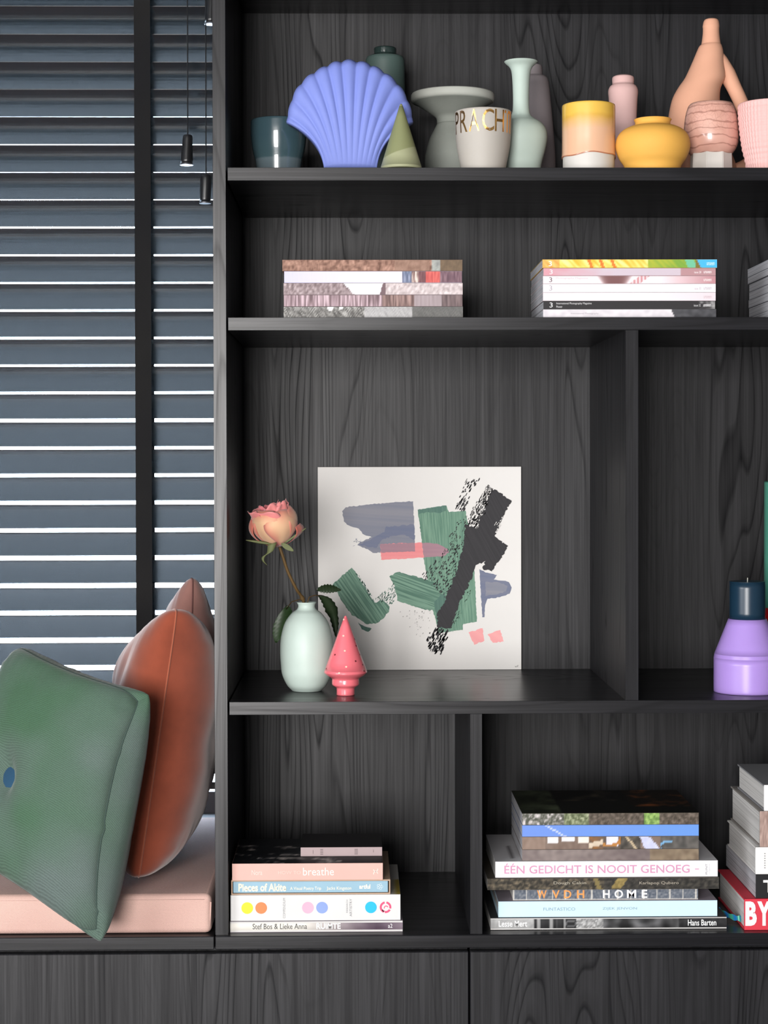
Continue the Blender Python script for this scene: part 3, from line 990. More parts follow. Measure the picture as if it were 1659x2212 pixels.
pr = [(pr[0][0] * 0.5, pr[0][1])] + hollow(pr, 0.004, 0.04)
verts, faces = lathe_mesh(pr, XK, Yk, 80)
mk('bowl', verts, faces, M_CRK, tk, True)
bm = bmesh.new()
zt = at(1536, 333, Yk).z + 0.002
r0, r1 = 47 * s, 45 * s
ring0 = [bm.verts.new((XK + r0 * math.cos(math.pi / 8 + math.pi * k / 4), Yk + r0 * math.sin(math.pi / 8 + math.pi * k / 4), zs1)) for k in range(8)]
ring1 = [bm.verts.new((XK + r1 * math.cos(math.pi / 8 + math.pi * k / 4), Yk + r1 * math.sin(math.pi / 8 + math.pi * k / 4), zt)) for k in range(8)]
for k in range(8):
    bm.faces.new((ring0[k], ring0[(k + 1) % 8], ring1[(k + 1) % 8], ring1[k]))
bm.faces.new(list(reversed(ring0)))
bm.faces.new(ring1)
bmesh.ops.bevel(bm, geom=list(bm.edges), offset=0.0012, segments=2, affect='EDGES')
from_bm('faceted_foot', bm, M_WHITE, tk)

# pink pot with a raised diamond texture
M_PINKP = plain('baby_pink_bisque', rgb(230, 182, 178), 0.62, 0.35, 0.02)
Yd = 0.10
td = thing('plant_pot', 'baby pink pot with a diamond-dimpled surface at the right end of the shelf', 'pot', (at(1664, 995, Yd).x, Yd, zs1))
XD, s = at(1664, 300, Yd).x, sc(Yd)
prd = curve_pts([(49 * s, zs1), (54 * s, at(1664, 345, Yd).z), (60 * s, at(1664, 320, Yd).z), (65 * s, at(1664, 285, Yd).z), (68 * s, at(1664, 255, Yd).z), (69 * s, at(1664, 226, Yd).z)], 16)
def dimple(r, z, a, i):
    if i >= len(prd):
        return r
    g = math.cos(a * 26 + (z - zs1) * 330) * math.cos(a * 26 - (z - zs1) * 330)
    edge = min(1.0, max(0.0, (len(prd) - 1 - i) / 3.0))
    return r + 0.0011 * g * edge
verts, faces = lathe_mesh(hollow(prd, 0.004, 0.05), XD, Yd, 312, dimple)
mk('body', verts, faces, M_PINKP, td, True)
# ---- END PART 2

# ---------------------------------------------------------------- books and magazines
M_PAGE = None
def page_mat(name, c0, c1):
    m, nt, b = new_mat(name)
    f = noise_tex(nt, coords(nt, (4, 4, 1400)), 1.0, 2, 0.6)
    nt.links.new(ramp(nt, f, [(0.3, c0), (0.7, c1)]), b.inputs['Base Color'])
    b.inputs['Roughness'].default_value = 0.8
    bump(nt, b, f, 0.4, 0.0005)
    return m
M_PAGE = page_mat('page_edges', rgb(176, 174, 172), rgb(222, 220, 218))
M_PAGEG = page_mat('grey_page_edges', rgb(128, 128, 134), rgb(204, 204, 210))

_pc = {}
def paper(hexcol, rough=0.55):
    k = (hexcol, rough)
    if k not in _pc:
        _pc[k] = plain('cover_' + hexcol.strip('#'), rgb(hexcol), rough, 0.22, 0.03)
    return _pc[k]

def vnoise(x, y, s=0.0):
    return noise.noise(Vector((x, y, s)))

def mixc(a, b, t):
    t = max(0.0, min(1.0, t))
    return tuple(p * (1 - t) + q * t for p, q in zip(a, b))

def print_grid(name, x0, x1, y, z0, z1, fn, parent, nx=150, ny=7, mat=None, bow=0.0):
    verts, faces, cols = [], [], []
    for j in range(ny + 1):
        for i in range(nx + 1):
            u, v = i / nx, j / ny
            yy = y + bow * (2 * v - 1) ** 2
            verts.append((x0 + (x1 - x0) * u, yy, z0 + (z1 - z0) * v))
            cols.append(tuple(lin(max(0, min(255, c)) / 255.0) for c in fn(u, v)))
    for j in range(ny):
        for i in range(nx):
            a = j * (nx + 1) + i
            faces.append((a, a + 1, a + nx + 2, a + nx + 1))
    return mk(name, verts, faces, mat or M_PAPER, parent, True, cols=cols)

def top_grid(name, x0, x1, y0, y1, z, fn, parent, nx=60, ny=24):
    verts, faces, cols = [], [], []
    for j in range(ny + 1):
        for i in range(nx + 1):
            u, v = i / nx, j / ny
            verts.append((x0 + (x1 - x0) * u, y0 + (y1 - y0) * v, z))
            cols.append(tuple(lin(max(0, min(255, c)) / 255.0) for c in fn(u, v)))
    for j in range(ny):
        for i in range(nx):
            a = j * (nx + 1) + i
            faces.append((a, a + 1, a + nx + 2, a + nx + 1))
    return mk(name, verts, faces, M_PAPER, parent, True, cols=cols)

BOLD = {'ÉÉN GEDICHT IS NOOIT GENOEG': 0.012, 'Pieces of Akite': 0.03, 'RUIMTE': 0.03, 'B': 0.05, 'Y': 0.05, 'T': 0.03, 'W': 0.02, 'V': 0.02, 'D': 0.02, 'H': 0.02, 'O': 0.02, 'M': 0.02, 'E': 0.02, 'artful': 0.03, 'Hans Barten': 0.012, 'Lesse Mert': 0.012}
def letters(body, x0, x1, y, z0, z1, mat, parent, vertical=False, name='lettering'):
    pv, pf = text_polys(body, BOLD.get(body, 0.0))
    if vertical:
        vv = [(x0 + (x1 - x0) * (1 - q), y, z0 + (z1 - z0) * p) for p, q in pv]
    else:
        vv = [(x0 + (x1 - x0) * p, y, z0 + (z1 - z0) * q) for p, q in pv]
    return mk(name, vv, pf, mat, parent)

def book(name, label, cat, pxl, pxr, z0, h, Yf, depth, cover, group=None, hard=False, fn=None, texts=(), pages=None, topfn=None, bow=0.0, spine=None, prow=None, nx=150):
    """spine towards the camera. texts: (string, u0, u1, v0, v1, colour[, vertical])"""
    prow = prow or 1500
    x0, x1 = at(pxl, prow, Yf).x, at(pxr, prow, Yf).x
    t = thing(name, label, cat, ((x0 + x1) / 2, Yf + depth / 2, z0), group)
    z1 = z0 + h - 0.0002
    ct = 0.0026 if hard else 0.0006
    ov = 0.003 if hard else 0.0003
    bm = bmesh.new()
    add_box(bm, x0, x1, Yf + 0.0003, Yf + depth, z0, z0 + ct)
    add_box(bm, x0, x1, Yf + 0.0003, Yf + depth, z1 - ct, z1)
    from_bm('cover', bm, cover, t)
    if bow:
        verts, faces = [], []
        K = 10
        for k in range(K + 1):
            v = k / K
            yy = Yf + bow * (2 * v - 1) ** 2
            for x, dy in ((x0, 0), (x1, 0), (x0, 0.004 + bow), (x1, 0.004 + bow)):
                verts.append((x, (yy if dy == 0 else Yf + dy), z0 + (z1 - z0) * v))
        for k in range(K):
            a, c = 4 * k, 4 * k + 4
            faces += [(a, a + 1, c + 1, c), (a + 1, a + 3, c + 3, c + 1), (a + 2, a, c, c + 2), (a + 3, a + 2, c + 2, c + 3)]
        mk('spine', verts, faces, spine or cover, t)
    else:
        box('spine', x0, x1, Yf, Yf + ct + 0.0004, z0, z1, spine or cover, t, bev=0.0003)
    box('page_block', x0 + ov, x1 - ov, Yf + ct + 0.0004, Yf + depth - ov, z0 + ct, z1 - ct, pages or M_PAGE, t, bev=0)
    yf = Yf - 0.0003
    if fn:
        print_grid('spine_print', x0 + 0.0002, x1 - 0.0002, yf, z0 + 0.0003, z1 - 0.0003, fn, t, nx=nx, bow=bow)
    for tx in texts:
        s_, u0, u1, v0, v1, c = tx[:6]
        letters(s_, x0 + (x1 - x0) * u0, x0 + (x1 - x0) * u1, yf - 0.0003, z0 + h * v0, z0 + h * v1, paper(c), t, vertical=len(tx) > 6)
    if topfn:
        top_grid('cover_print', x0 + 0.0003, x1 - 0.0003, Yf + 0.0006, Yf + depth - 0.0003, z1 + 0.0002, topfn, t)
    return t

def stack(rows, zb, Y):
    """rows from the bottom up as (y_top, y_bottom) pixels -> (z0, h)"""
    out, z = [], zb
    for yt, yb in rows:
        h = (yb - yt) * sc(Y)
        out.append((z, h))
        z += h + 0.0002
    return out

# ---- left magazine stack on the second shelf
def f_rocks(u, v):
    n = vnoise(u * 40, v * 2.2, 1) * 0.6 + vnoise(u * 95, v * 4, 2) * 0.5
    c = mixc((104, 74, 62), (190, 150, 132), 0.42 + n)
    if 0.62 < u < 0.82:
        c = mixc((128, 98, 84), (160, 128, 112), 0.5 + n)
    if 0.83 < u < 0.88:
        c = mixc((130, 132, 130), (176, 178, 172), 0.5 + n)
    if u >= 0.88:
        c = mixc((98, 82, 66), (118, 98, 78), 0.5 + n)
    return c
def f_lilac(u, v):
    n = vnoise(u * 140, v * 1.2, 3)
    if u < 0.665:
        return mixc((196, 194, 232), (232, 220, 232), u / 0.665 + 0.1 * n)
    if u < 0.72:
        return mixc((70, 80, 104), (150, 156, 178), 0.5 + n)
    if u < 0.76:
        return mixc((90, 60, 58), (232, 216, 206), 0.5 + 1.4 * n)
    if u < 0.80:
        return mixc((96, 62, 68), (130, 92, 94), 0.5 + n)
    if u < 0.875:
        return mixc((182, 80, 78), (216, 112, 104), 0.5 + n)
    return mixc((92, 68, 78), (140, 112, 120), 0.5 + n)
def f_slope(u, v):
    n = vnoise(u * 70, v * 3, 5) * 0.7 + vnoise(u * 150, v * 5, 9) * 0.4
    edge = 0.335 + 0.06 * (1 - v)
    if edge < u < 0.555 - 0.02 * (1 - v):
        return (238, 236, 240)
    if u <= edge:
        return mixc((112, 96, 98), (204, 188, 190), 0.35 + n)
    if u < 0.57:
        return (112, 92, 96)
    return mixc((160, 146, 146), (226, 214, 214), 0.5 + n)
def f_stripe(u, v):
    n = vnoise(u * 130, v * 0.6, 7) * 1.1 + 0.25 * math.sin(u * 260)
    c = mixc((106, 86, 90), (206, 182, 190), 0.5 + n)
    if u > 0.55:
        c = mixc((92, 72, 70), (168, 140, 134), 0.45 + n)
    if u > 0.73:
        c = mixc((140, 126, 128), (176, 162, 166), 0.5 + n * 0.4)
    if u > 0.88:
        c = mixc((88, 74, 76), (130, 112, 112), 0.5 + n)
    return c
def f_grass(u, v):
    n = vnoise(u * 170 + v * 6, v * 1.5, 11)
    if u < 0.45:
        c = mixc((70, 68, 66), (186, 184, 180), 0.42 + n)
        if (u - 0.258) ** 2 * 200 + (v - 0.93) ** 2 * 0.9 < 0.06 or (u - 0.32) ** 2 * 400 + (v - 0.95) ** 2 < 0.04:
            c = (232, 230, 228)
        return c
    if u < 0.72:
        return mixc((140, 138, 138), (196, 194, 194), 0.5 + 0.6 * n)
    return mixc((84, 84, 82), (128, 126, 124), 0.4 + 0.5 * n)
rowsA = [(659, 684), (634, 659), (608.5, 634), (583.5, 608.5), (559, 583.5)]
Ya = 0.022
specA = [(612.5, 1000, f_grass, '#777674', 'grey photo-spine magazine at the bottom of the left magazine stack'),
         (613, 999, f_stripe, '#8a7478', 'mauve striped photo-spine magazine, second from the bottom of the left stack'),
         (612.5, 999.5, f_slope, '#a09294', 'grey landscape-spine magazine with a white patch, middle of the left stack'),
         (614, 998, f_lilac, '#cfcadf', 'lilac-white spined magazine, second from the top of the left stack'),
         (610, 999, f_rocks, '#7e6356', 'brown rock-photo magazine on top of the left magazine stack')]
for (z, h), (xl, xr, fn, cc, lab) in zip(stack(rowsA, Z2T + 0.0003, Ya), specA):
    book('magazine', lab, 'magazine', xl, xr, z, h, Ya, 0.23, paper(cc), 'magazines on the second shelf', fn=fn, pages=M_PAGEG, prow=620)

# ---- right magazine stack
def f_gloom(u, v):
    n = vnoise(u * 30, v * 2, 21)
    if u > 0.74 + 0.02 * (1 - v):
        return mixc((60, 60, 64), (84, 84, 88), 0.5 + n)
    return mixc((206, 200, 206), (224, 218, 222), 0.5 + n)
def f_dark(u, v):
    n = vnoise(u * 40, v * 3, 22)
    c = (48, 46, 48)
    if u > 0.9:
        c = mixc((48, 46, 48), (170, 168, 168), (u - 0.9) * 7 + n)
    return c
def f_pale(u, v):
    return mixc((222, 206, 212), (238, 226, 230), math.sin(u * 4) * 0.5 + 0.5)
def f_white(u, v):
    return (240, 234, 240)
def f_lips(u, v):
    c = mixc((234, 220, 224), (186, 136, 142), max(0, (u - 0.68) * 3.2))
    lip = abs(u - 0.415) / (0.075 + 0.03 * v)
    if lip < 1:
        c = mixc((120, 84, 84), c, lip ** 4)
    if 0.50 < u - 0.06 * v < 0.56:
        c = mixc(c, (190, 120, 124), 0.5 + 0.5 * math.sin(u * 300))
    return c
def f_rose(u, v):
    n = vnoise(u * 12, v * 1.2, 24)
    return mixc((206, 150, 160), (200, 186, 196), 0.4 + 0.9 * math.sin(u * 3.6 - 0.6) + 0.3 * n) if u < 0.8 else (178, 138, 142)
def f_yellow(u, v):
    n = vnoise(u * 46 + v * 2.0, v * 0.7, 25)
    c = mixc((226, 178, 60), (246, 236, 150), 0.5 + 1.2 * n)
    if u < 0.1:
        c = mixc((226, 140, 60), (236, 190, 110), 0.5 + n)
    if 0.22 < u < 0.46 and math.sin(u * 95 + v * 1.6) > 0.62:
        c = (222, 120, 50)
    if u > 0.60:
        c = mixc((170, 176, 60), (120, 160, 62), (u - 0.60) * 5 + n)
    if 0.815 < u - 0.02 * (1 - v) < 0.865:
        c = (110, 186, 150)
    if u > 0.885 + 0.025 * (1 - v):
        c = (74, 178, 232)
    elif u > 0.875:
        c = (120, 110, 50)
    return c
rowsB = [(665, 684), (647.5, 665), (629.5, 647.5), (611, 629.5), (594, 611), (577.5, 594), (559, 577.5)]
tG = '#a8a0a8'
def issue(c):
    return [('3', 0.035, 0.053, 0.2, 0.8, c)]
specB = [(1173, 1547, f_gloom, '#8b888c', 'grey and black spined magazine at the bottom of the right magazine stack', [('International Photography', 0.16, 0.32, 0.36, 0.62, tG)]),
         (1174, 1545, f_dark, '#343234', 'black spined magazine, second from the bottom of the right stack',
          issue('#e8e6e8') + [('International Photography Magazine', 0.075, 0.28, 0.52, 0.82, '#d8d6d8'), ('Power', 0.075, 0.11, 0.16, 0.42, '#d8d6d8'), ('issue 32', 0.875, 0.915, 0.3, 0.6, '#c8c6c8'), ('unseen', 0.93, 0.975, 0.3, 0.6, '#e8e6e8')]),
         (1173, 1546, f_pale, '#dccdd2', 'pale pink-white spined magazine, third from the bottom of the right stack', issue('#f6f0f2') + [('unseen', 0.93, 0.975, 0.3, 0.6, '#c0b0b6')]),
         (1173, 1546, f_white, '#eae6ea', 'plain white spined magazine in the middle of the right stack', issue(tG) + [('International Photography Magazine', 0.075, 0.28, 0.55, 0.8, '#c8c0c8'), ('issue 30', 0.875, 0.915, 0.3, 0.6, tG), ('unseen', 0.93, 0.975, 0.3, 0.6, tG)]),
         (1173, 1546, f_lips, '#d2b8bc', 'blush spined magazine with a dark brown shape, third from the top of the right stack', issue('#6a5a60') + [('Photography Magazine', 0.075, 0.26, 0.55, 0.8, '#c8b4ba'), ('unseen', 0.93, 0.975, 0.3, 0.6, '#f2ecec')]),
         (1174, 1546, f_rose, '#c09aa0', 'dusty pink spined magazine, second from the top of the right stack', issue('#f2e6ea') + [('issue 28', 0.875, 0.915, 0.3, 0.6, '#f0e8ea'), ('unseen', 0.93, 0.975, 0.3, 0.6, '#f6f0f2')]),
         (1172, 1549, f_yellow, '#c8a848', 'yellow and green spined magazine with a blue tip on the right stack', issue('#fbf8f0') + [('unseen', 0.94, 0.985, 0.3, 0.65, '#d8f0fc')])]
for (z, h), (xl, xr, fn, cc, lab, tx) in zip(stack(rowsB, Z2T + 0.0003, Ya), specB):
    book('magazine', lab, 'magazine', xl, xr, z, h, Ya, 0.225, paper(cc), 'magazines on the second shelf', fn=fn, pages=M_PAGEG, texts=tx, prow=620)

# ---- third stack, cut by the frame: only its page edges show
rowsC = [(662, 684), (641, 662), (622, 641), (604, 622), (586, 604), (570, 586), (552, 570)]
cl = ['#6a6a70', '#8a8890', '#5a5a60', '#a0a0a8', '#66666c', '#78787e', '#b8bcc4']
pos = ['bottom', 'second from the bottom', 'third from the bottom', 'middle', 'third from the top', 'second from the top', 'top']
random.seed(3)
for (z, h), cc, ps in zip(stack(rowsC, Z2T + 0.0003, Ya), cl, pos):
    book('magazine', 'grey page-edged magazine at the right photo edge, %s of its stack' % ps, 'magazine', 1678 + random.uniform(-3, 3), 2050, z, h, Ya, 0.23, paper(cc),
         'magazines on the second shelf', pages=M_PAGEG, prow=620)

# ---- lower left stack of books
def f_ruimte(u, v):
    n = vnoise(u * 20, v * 2, 31)
    c = (218, 214, 206)
    if u > 0.42:
        c = mixc(c, (74, 58, 72), (u - 0.42) * 2.3)
    if u > 0.84:
        c = mixc((74, 58, 72), (128, 114, 124), (u - 0.84) * 6)
    return tuple(x + 8 * n for x in c)
Yl = 0.020
rowsL = [(1989, 2013.5), (1932.5, 1988.5), (1899.5, 1931.5), (1862.5, 1899)]
ST_L = stack(rowsL, ZLT + 0.0003, Yl)
G_L = 'books in the lower left compartment'
(z, h) = ST_L[0]
book('book', 'thin off-white softcover book fading to dark purple at the bottom of the left book stack', 'book', 497, 870, z, h, Yl, 0.25, paper('#8d858c'), G_L, fn=f_ruimte, bow=0.003,
     texts=[('Stef Bos & Lieke Anna', 0.13, 0.445, 0.30, 0.78, '#4a4a4a'), ('RUIMTE', 0.50, 0.64, 0.28, 0.80, '#f4f2f0'), ('a2', 0.915, 0.94, 0.35, 0.72, '#e8e6e8')], prow=2000)
(z, h) = ST_L[1]
def f_top_w(u, v):
    return mixc((190, 188, 184), (150, 130, 40), max(0, (u - 0.955) * 30) * (1 if v < 0.5 else 0))
tw = book('book', 'thick white book with coloured dots on its spine, in the left book stack', 'book', 498, 865, z, h, Yl + 0.002, 0.24, paper('#d6d5d4'), G_L, hard=True, topfn=f_top_w,
          texts=[('COMPENDIUM', 0.308, 0.322, 0.10, 0.88, '#9a9a9c', True), ('RESEARCH', 0.680, 0.69, 0.30, 0.80, '#9a9a9c', True), ('ARTISTRY', 0.700, 0.714, 0.15, 0.84, '#8a8a8c', True)], prow=1960)
x0, x1 = at(498, 1960, Yl + 0.002).x, at(865, 1960, Yl + 0.002).x
def disc(name, cx, cz, r, y, mat, parent, r_in=0.0, a0=0.0, a1=360.0, K=40):
    verts, faces = [], []
    for k in range(K + 1):
        a = math.radians(a0 + (a1 - a0) * k / K)
        verts.append((cx + r * math.cos(a), y, cz + r * math.sin(a)))
        verts.append((cx + r_in * math.cos(a), y, cz + r_in * math.sin(a)))
    for k in range(K):
        faces.append((2 * k, 2 * k + 1, 2 * k + 3, 2 * k + 2))
    return mk(name, verts, faces, mat, parent)
yd_ = Yl + 0.002 - 0.0004
for u, c in ((0.098, '#f7e13c'), (0.180, '#f58556'), (0.455, '#f3adc2'), (0.538, '#8a9fdc'), (0.826, '#2cb4f2')):
    disc('coloured_dot', x0 + (x1 - x0) * u, z + h * 0.50, 0.0102, yd_, paper(c), tw)
xm, zm = x0 + (x1 - x0) * 0.912, z + h * 0.50
for a0, a1 in ((100, 250), (262, 330), (345, 440)):
    disc('emblem_ring', xm, zm, 0.0102, yd_, paper('#d8567a'), tw, 0.0066, a0, a1, 16)
disc('emblem_ring', xm + 0.001, zm - 0.001, 0.0040, yd_, paper('#d8567a'), tw, 0.0024, 20, 200, 12)
disc('emblem_ring', xm - 0.003, zm - 0.005, 0.0030, yd_, paper('#d8567a'), tw, 0.0010, 150, 330, 12)
# slipcased pale blue book
(z, h) = ST_L[2]
Yp3 = Yl + 0.003
M_CASE = paper('#b79c86', 0.6)
M_CASEIN = paper('#6a564c', 0.7)
x0, x1 = at(499.5, 1915, Yp3).x, at(843, 1915, Yp3).x
tpz = thing('book', 'pale blue book in a thin tan slipcase, below the pink book of the left stack', 'book', ((x0 + x1) / 2, Yp3 + 0.12, z), G_L)
bm = bmesh.new()
e = 0.0022
z1 = z + h - 0.0002
add_box(bm, x0, x1, Yp3, Yp3 + 0.235, z, z + e)
add_box(bm, x0, x1, Yp3, Yp3 + 0.235, z1 - e, z1)
add_box(bm, x0, x0 + e, Yp3, Yp3 + 0.235, z + e, z1 - e)
add_box(bm, x1 - e, x1, Yp3, Yp3 + 0.235, z + e, z1 - e)
from_bm('slipcase', bm, M_CASE, tpz)
box('spine', x0 + 0.0034, x1 - 0.0040, Yp3 + 0.0016, Yp3 + 0.22, z + e + 0.0008, z1 - e - 0.0006, paper('#93b4c6'), tpz, bev=0.0006)
yy = Yp3 + 0.0012
W = x1 - x0
for s_, u0, u1, v0, v1, c in (('Pieces of Akite', 0.045, 0.345, 0.22, 0.76, '#efe6cc'), ('A Visual Poetry Trip', 0.37, 0.565, 0.24, 0.52, '#f2ead6'), ('Jacks Kingston', 0.60, 0.755, 0.24, 0.52, '#f2ead6'), ('artful', 0.805, 0.875, 0.36, 0.66, '#f4ecda')):
    letters(s_, x0 + W * u0, x0 + W * u1, yy, z + h * v0, z + h * v1, paper(c), tpz)
for q in range(5):
    disc('emblem_petal', x0 + W * 0.935 + 0.0035 * math.cos(q * 1.257), z + h * 0.5 + 0.0035 * math.sin(q * 1.257), 0.0022, yy, paper('#d8e2e6'), tpz, 0.0016, 0, 360, 12)
# pink book with a dark painted cover
(z, h) = ST_L[3]
def f_waves(u, v):
    n = vnoise(u * 5 + v * 2, v * 9 + u * 2.0, 41) + 0.6 * vnoise(u * 26, v * 30 - u * 8, 42)
    c = (22, 24, 28)
    if v < 0.75 and u < 0.72:
        c = mixc(c, (176, 166, 160), (n - 0.20) * 2.2)
    return c
book('book', 'dusty pink spined book with a dark painted cover in the left book stack', 'book', 501.5, 827, z, h, Yl, 0.21, paper('#d9aea4'), G_L, topfn=f_waves,
     texts=[('Nora', 0.13, 0.20, 0.32, 0.62, '#ecd4cc'), ('HOW TO', 0.305, 0.455, 0.36, 0.56, '#e6c8be'), ('breathe', 0.47, 0.675, 0.28, 0.74, '#f4e6e0')], prow=1880)
xe, W = at(501.5, 1880, Yl).x, at(827, 1880, Yl).x - at(501.5, 1880, Yl).x
t_ = [o for o in COL.objects if o.get('label', '').startswith('dusty pink spined book')][0]
for q, (a0, a1) in enumerate(((0, 200), (180, 380))):
    disc('emblem_ring', xe + W * 0.952, z + h * (0.36 + 0.26 * q), 0.0042, Yl - 0.0004, paper('#f0dcd4'), t_, 0.0030, a0, a1, 16)
zt5 = z + h + 0.0004
Ys = 0.075
hs = 19.5 * sc(Ys)
book('booklet', 'small grey-pink booklet with a dark cover lying on top of the left book stack', 'booklet', 649.5, 825.5, zt5, hs, Ys, 0.12, paper('#1c1a1c'), G_L, spine=paper('#ab9899', 0.6),
     texts=[('l', 0.15, 0.154, 0.3, 0.7, '#6e6062'), ('llll', 0.24, 0.275, 0.2, 0.8, '#6e6062', True), ('lllll', 0.66, 0.70, 0.2, 0.8, '#6e6062', True), ('l', 0.89, 0.894, 0.4, 0.7, '#6e6062')], prow=1835)

# ---- lower right stack
def f_bw(u, v):
    n = vnoise(u * 60, v * 3, 51)
    if u < 0.185:
        return mixc((150, 150, 150), (176, 176, 176), 0.5 + n)
    if u < 0.20:
        return (40, 40, 42)
    if u < 0.315:
        return mixc((24, 24, 25), (66, 66, 68), 0.4 + vnoise(u * 220, 0, 5)) if 0.01 < (u - 0.2) % 0.055 < 0.052 else (150, 150, 150)
    if u < 0.365:
        r = math.hypot((u - 0.34) * 12, (v - 0.5) * 0.9)
        return (96, 96, 98) if 0.18 < r < 0.3 else (34, 34, 36)
    if u < 0.475:
        return mixc((110, 110, 110), (200, 200, 200), 0.5 + 1.3 * vnoise(u * 260, v * 9, 8))
    if u < 0.80:
        return mixc((30, 30, 31), (120, 120, 122), 0.35 + 0.9 * vnoise(u * 22, v * 1.6, 6))
    return mixc((32, 32, 34), (48, 48, 50), 0.5 + n)
def f_tiles(u, v):
    k = u * 14.2
    f_ = k - math.floor(k)
    n = vnoise(u * 90, v * 6, 61)
    if f_ < 0.08 or v < 0.10 or v > 0.90:
        return mixc((176, 174, 170), (204, 200, 194), 0.5 + n)
    return mixc((74, 82, 96), (132, 136, 142), 0.45 + 0.9 * n)
def f_garden(u, v):
    n = vnoise(u * 60, v * 4, 71) + 0.5 * vnoise(u * 140, v * 9, 72)
    c = mixc((42, 40, 36), (118, 106, 88), 0.35 + n)
    if u > 0.5:
        c = mixc((38, 37, 35), (74, 70, 64), 0.4 + n)
    if 0.53 < u - 0.03 * v < 0.575 and v > 0.1:
        c = mixc((120, 104, 62), (158, 138, 84), 0.5 + n)
    if 0.475 < u + 0.02 * v < 0.495:
        c = (124, 110, 70)
    return c
def f_m1(u, v):
    n = vnoise(u * 30, v * 2, 81)
    c = mixc((104, 92, 92), (140, 128, 124), 0.5 + 0.5 * n + 0.3 * math.sin(u * 7))
    if u > 0.72:
        c = mixc((112, 96, 80), (140, 124, 104), 0.5 + n)
    return c
def f_m2(u, v):
    n = vnoise(u * 40, v * 2, 82)
    c = (122, 104, 94)
    if u < 0.13:
        c = (140, 120, 108)
    if 0.145 < u < 0.205 and v > 0.45:
        c = (236, 234, 236)
    elif 0.225 < u < 0.30 and v > 0.6:
        c = (232, 230, 232)
    elif 0.315 < u < 0.375 and v > 0.55 - (u - 0.32) * 2:
        c = (236, 226, 214)
    if 0.375 < u < 0.46:
        c = mixc((150, 104, 62), (96, 80, 70), 0.5 + n) if abs(v - (0.35 + (u - 0.4) * 4)) > 0.2 else (206, 190, 170)
    if 0.46 <= u < 0.56:
        r = math.hypot((u - 0.49) * 9, v - 0.95)
        c = (224, 222, 236) if 0.475 < u < 0.545 and v > 0.25 else (92, 80, 72)
        if 0.55 < r < 0.78:
            c = (176, 120, 60)
    if 0.56 <= u < 0.67:
        c = mixc((70, 66, 62), (96, 88, 80), 0.5 + n)
        if abs((u - 0.59) * 9 - (1 - v) * 0.5) < 0.06:
            c = (190, 170, 140)
    if 0.665 < u - 0.03 * (1 - v) < 0.75 - 0.03 * v:
        c = (196, 198, 226)
    if u > 0.78:
        r = math.hypot((u - 0.85) * 7, v - 0.1)
        c = (120, 168, 206) if 0.45 < r < 0.6 and u < 0.85 else mixc((78, 76, 74), (96, 92, 88), 0.5 + n)
    return tuple(x + 14 * n for x in c)
def f_blue(u, v):
    if abs((u - 0.135) * 9.5 - (1 - v)) < 0.07:
        return (196, 206, 240)
    return mixc((110, 142, 216), (104, 150, 220), u + 0.2 * vnoise(u * 9, v, 84))
def f_m4(u, v):
    n = vnoise(u * 50, v * 3, 85) + 0.6 * vnoise(u * 120, v * 6, 86)
    c = mixc((70, 62, 54), (120, 108, 98), 0.4 + n)
    if u < 0.24:
        c = mixc((80, 82, 72), (212, 204, 204), 0.28 + n * 1.3)
    elif u < 0.38:
        c = mixc((86, 94, 66), (176, 182, 150), 0.3 + n)
    if 0.69 < u < 0.775:
        c = mixc((96, 128, 66), (160, 190, 110), 0.5 + n)
    return c
def f_topdark(u, v):
    n = vnoise(u * 7, v * 5, 91) + 0.5 * vnoise(u * 22, v * 14, 92)
    c = (20, 20, 18)
    if u < 0.22:
        c = mixc((34, 38, 28), (74, 82, 62), n + 0.4)
    elif v > 0.5:
        c = mixc((16, 15, 14), (86, 76, 62), n - 0.1)
    if u > 0.66 and v > 0.25:
        c = mixc((26, 20, 16), (150, 82, 40), n * 1.2 - 0.05)
    return c
Yr = 0.030
rowsR = [(1988, 2014.5), (1953, 1987.5), (1926.5, 1952.5), (1901, 1926), (1865.5, 1900.5), (1840.5, 1865), (1812.5, 1840), (1787, 1812), (1761, 1786.5)]
ST_R = stack(rowsR, ZLT + 0.0003, Yr)
G_R = 'books in the lower right compartment'
z, h = ST_R[0]
book('book', 'black-and-white photo book with white serif names at the bottom of the middle stack', 'book', 1059.5, 1570, z, h, Yr - 0.004, 0.27, paper('#3a3a3c'), G_R, fn=f_bw, bow=0.002, prow=2000,
     texts=[('Lesse Mert', 0.035, 0.155, 0.28, 0.78, '#f0f0f0'), ('Hans Barten', 0.835, 0.955, 0.28, 0.78, '#f0f0f0')])
z, h = ST_R[1]
book('book', 'thick pale sky blue book in the lower middle stack', 'book', 1076.5, 1549.5, z, h, Yr, 0.25, paper('#c8e4f6'), G_R, hard=True, prow=1970,
     texts=[('FUNTASTICO', 0.205, 0.35, 0.40, 0.60, '#8ba0ae'), ('ZIJEK JENVON', 0.475, 0.632, 0.40, 0.60, '#8ba0ae')], topfn=lambda u, v: (150, 142, 152))
z, h = ST_R[2]
tw = book('book', 'grey tile-patterned book with orange and white capitals in the middle stack', 'book', 1108, 1508, z, h, Yr + 0.006, 0.20, paper('#a29e98'), G_R, fn=f_tiles, prow=1940, nx=220)
x0, W = at(1108, 1940, Yr + 0.006).x, at(1508, 1940, Yr + 0.006).x - at(1108, 1940, Yr + 0.006).x
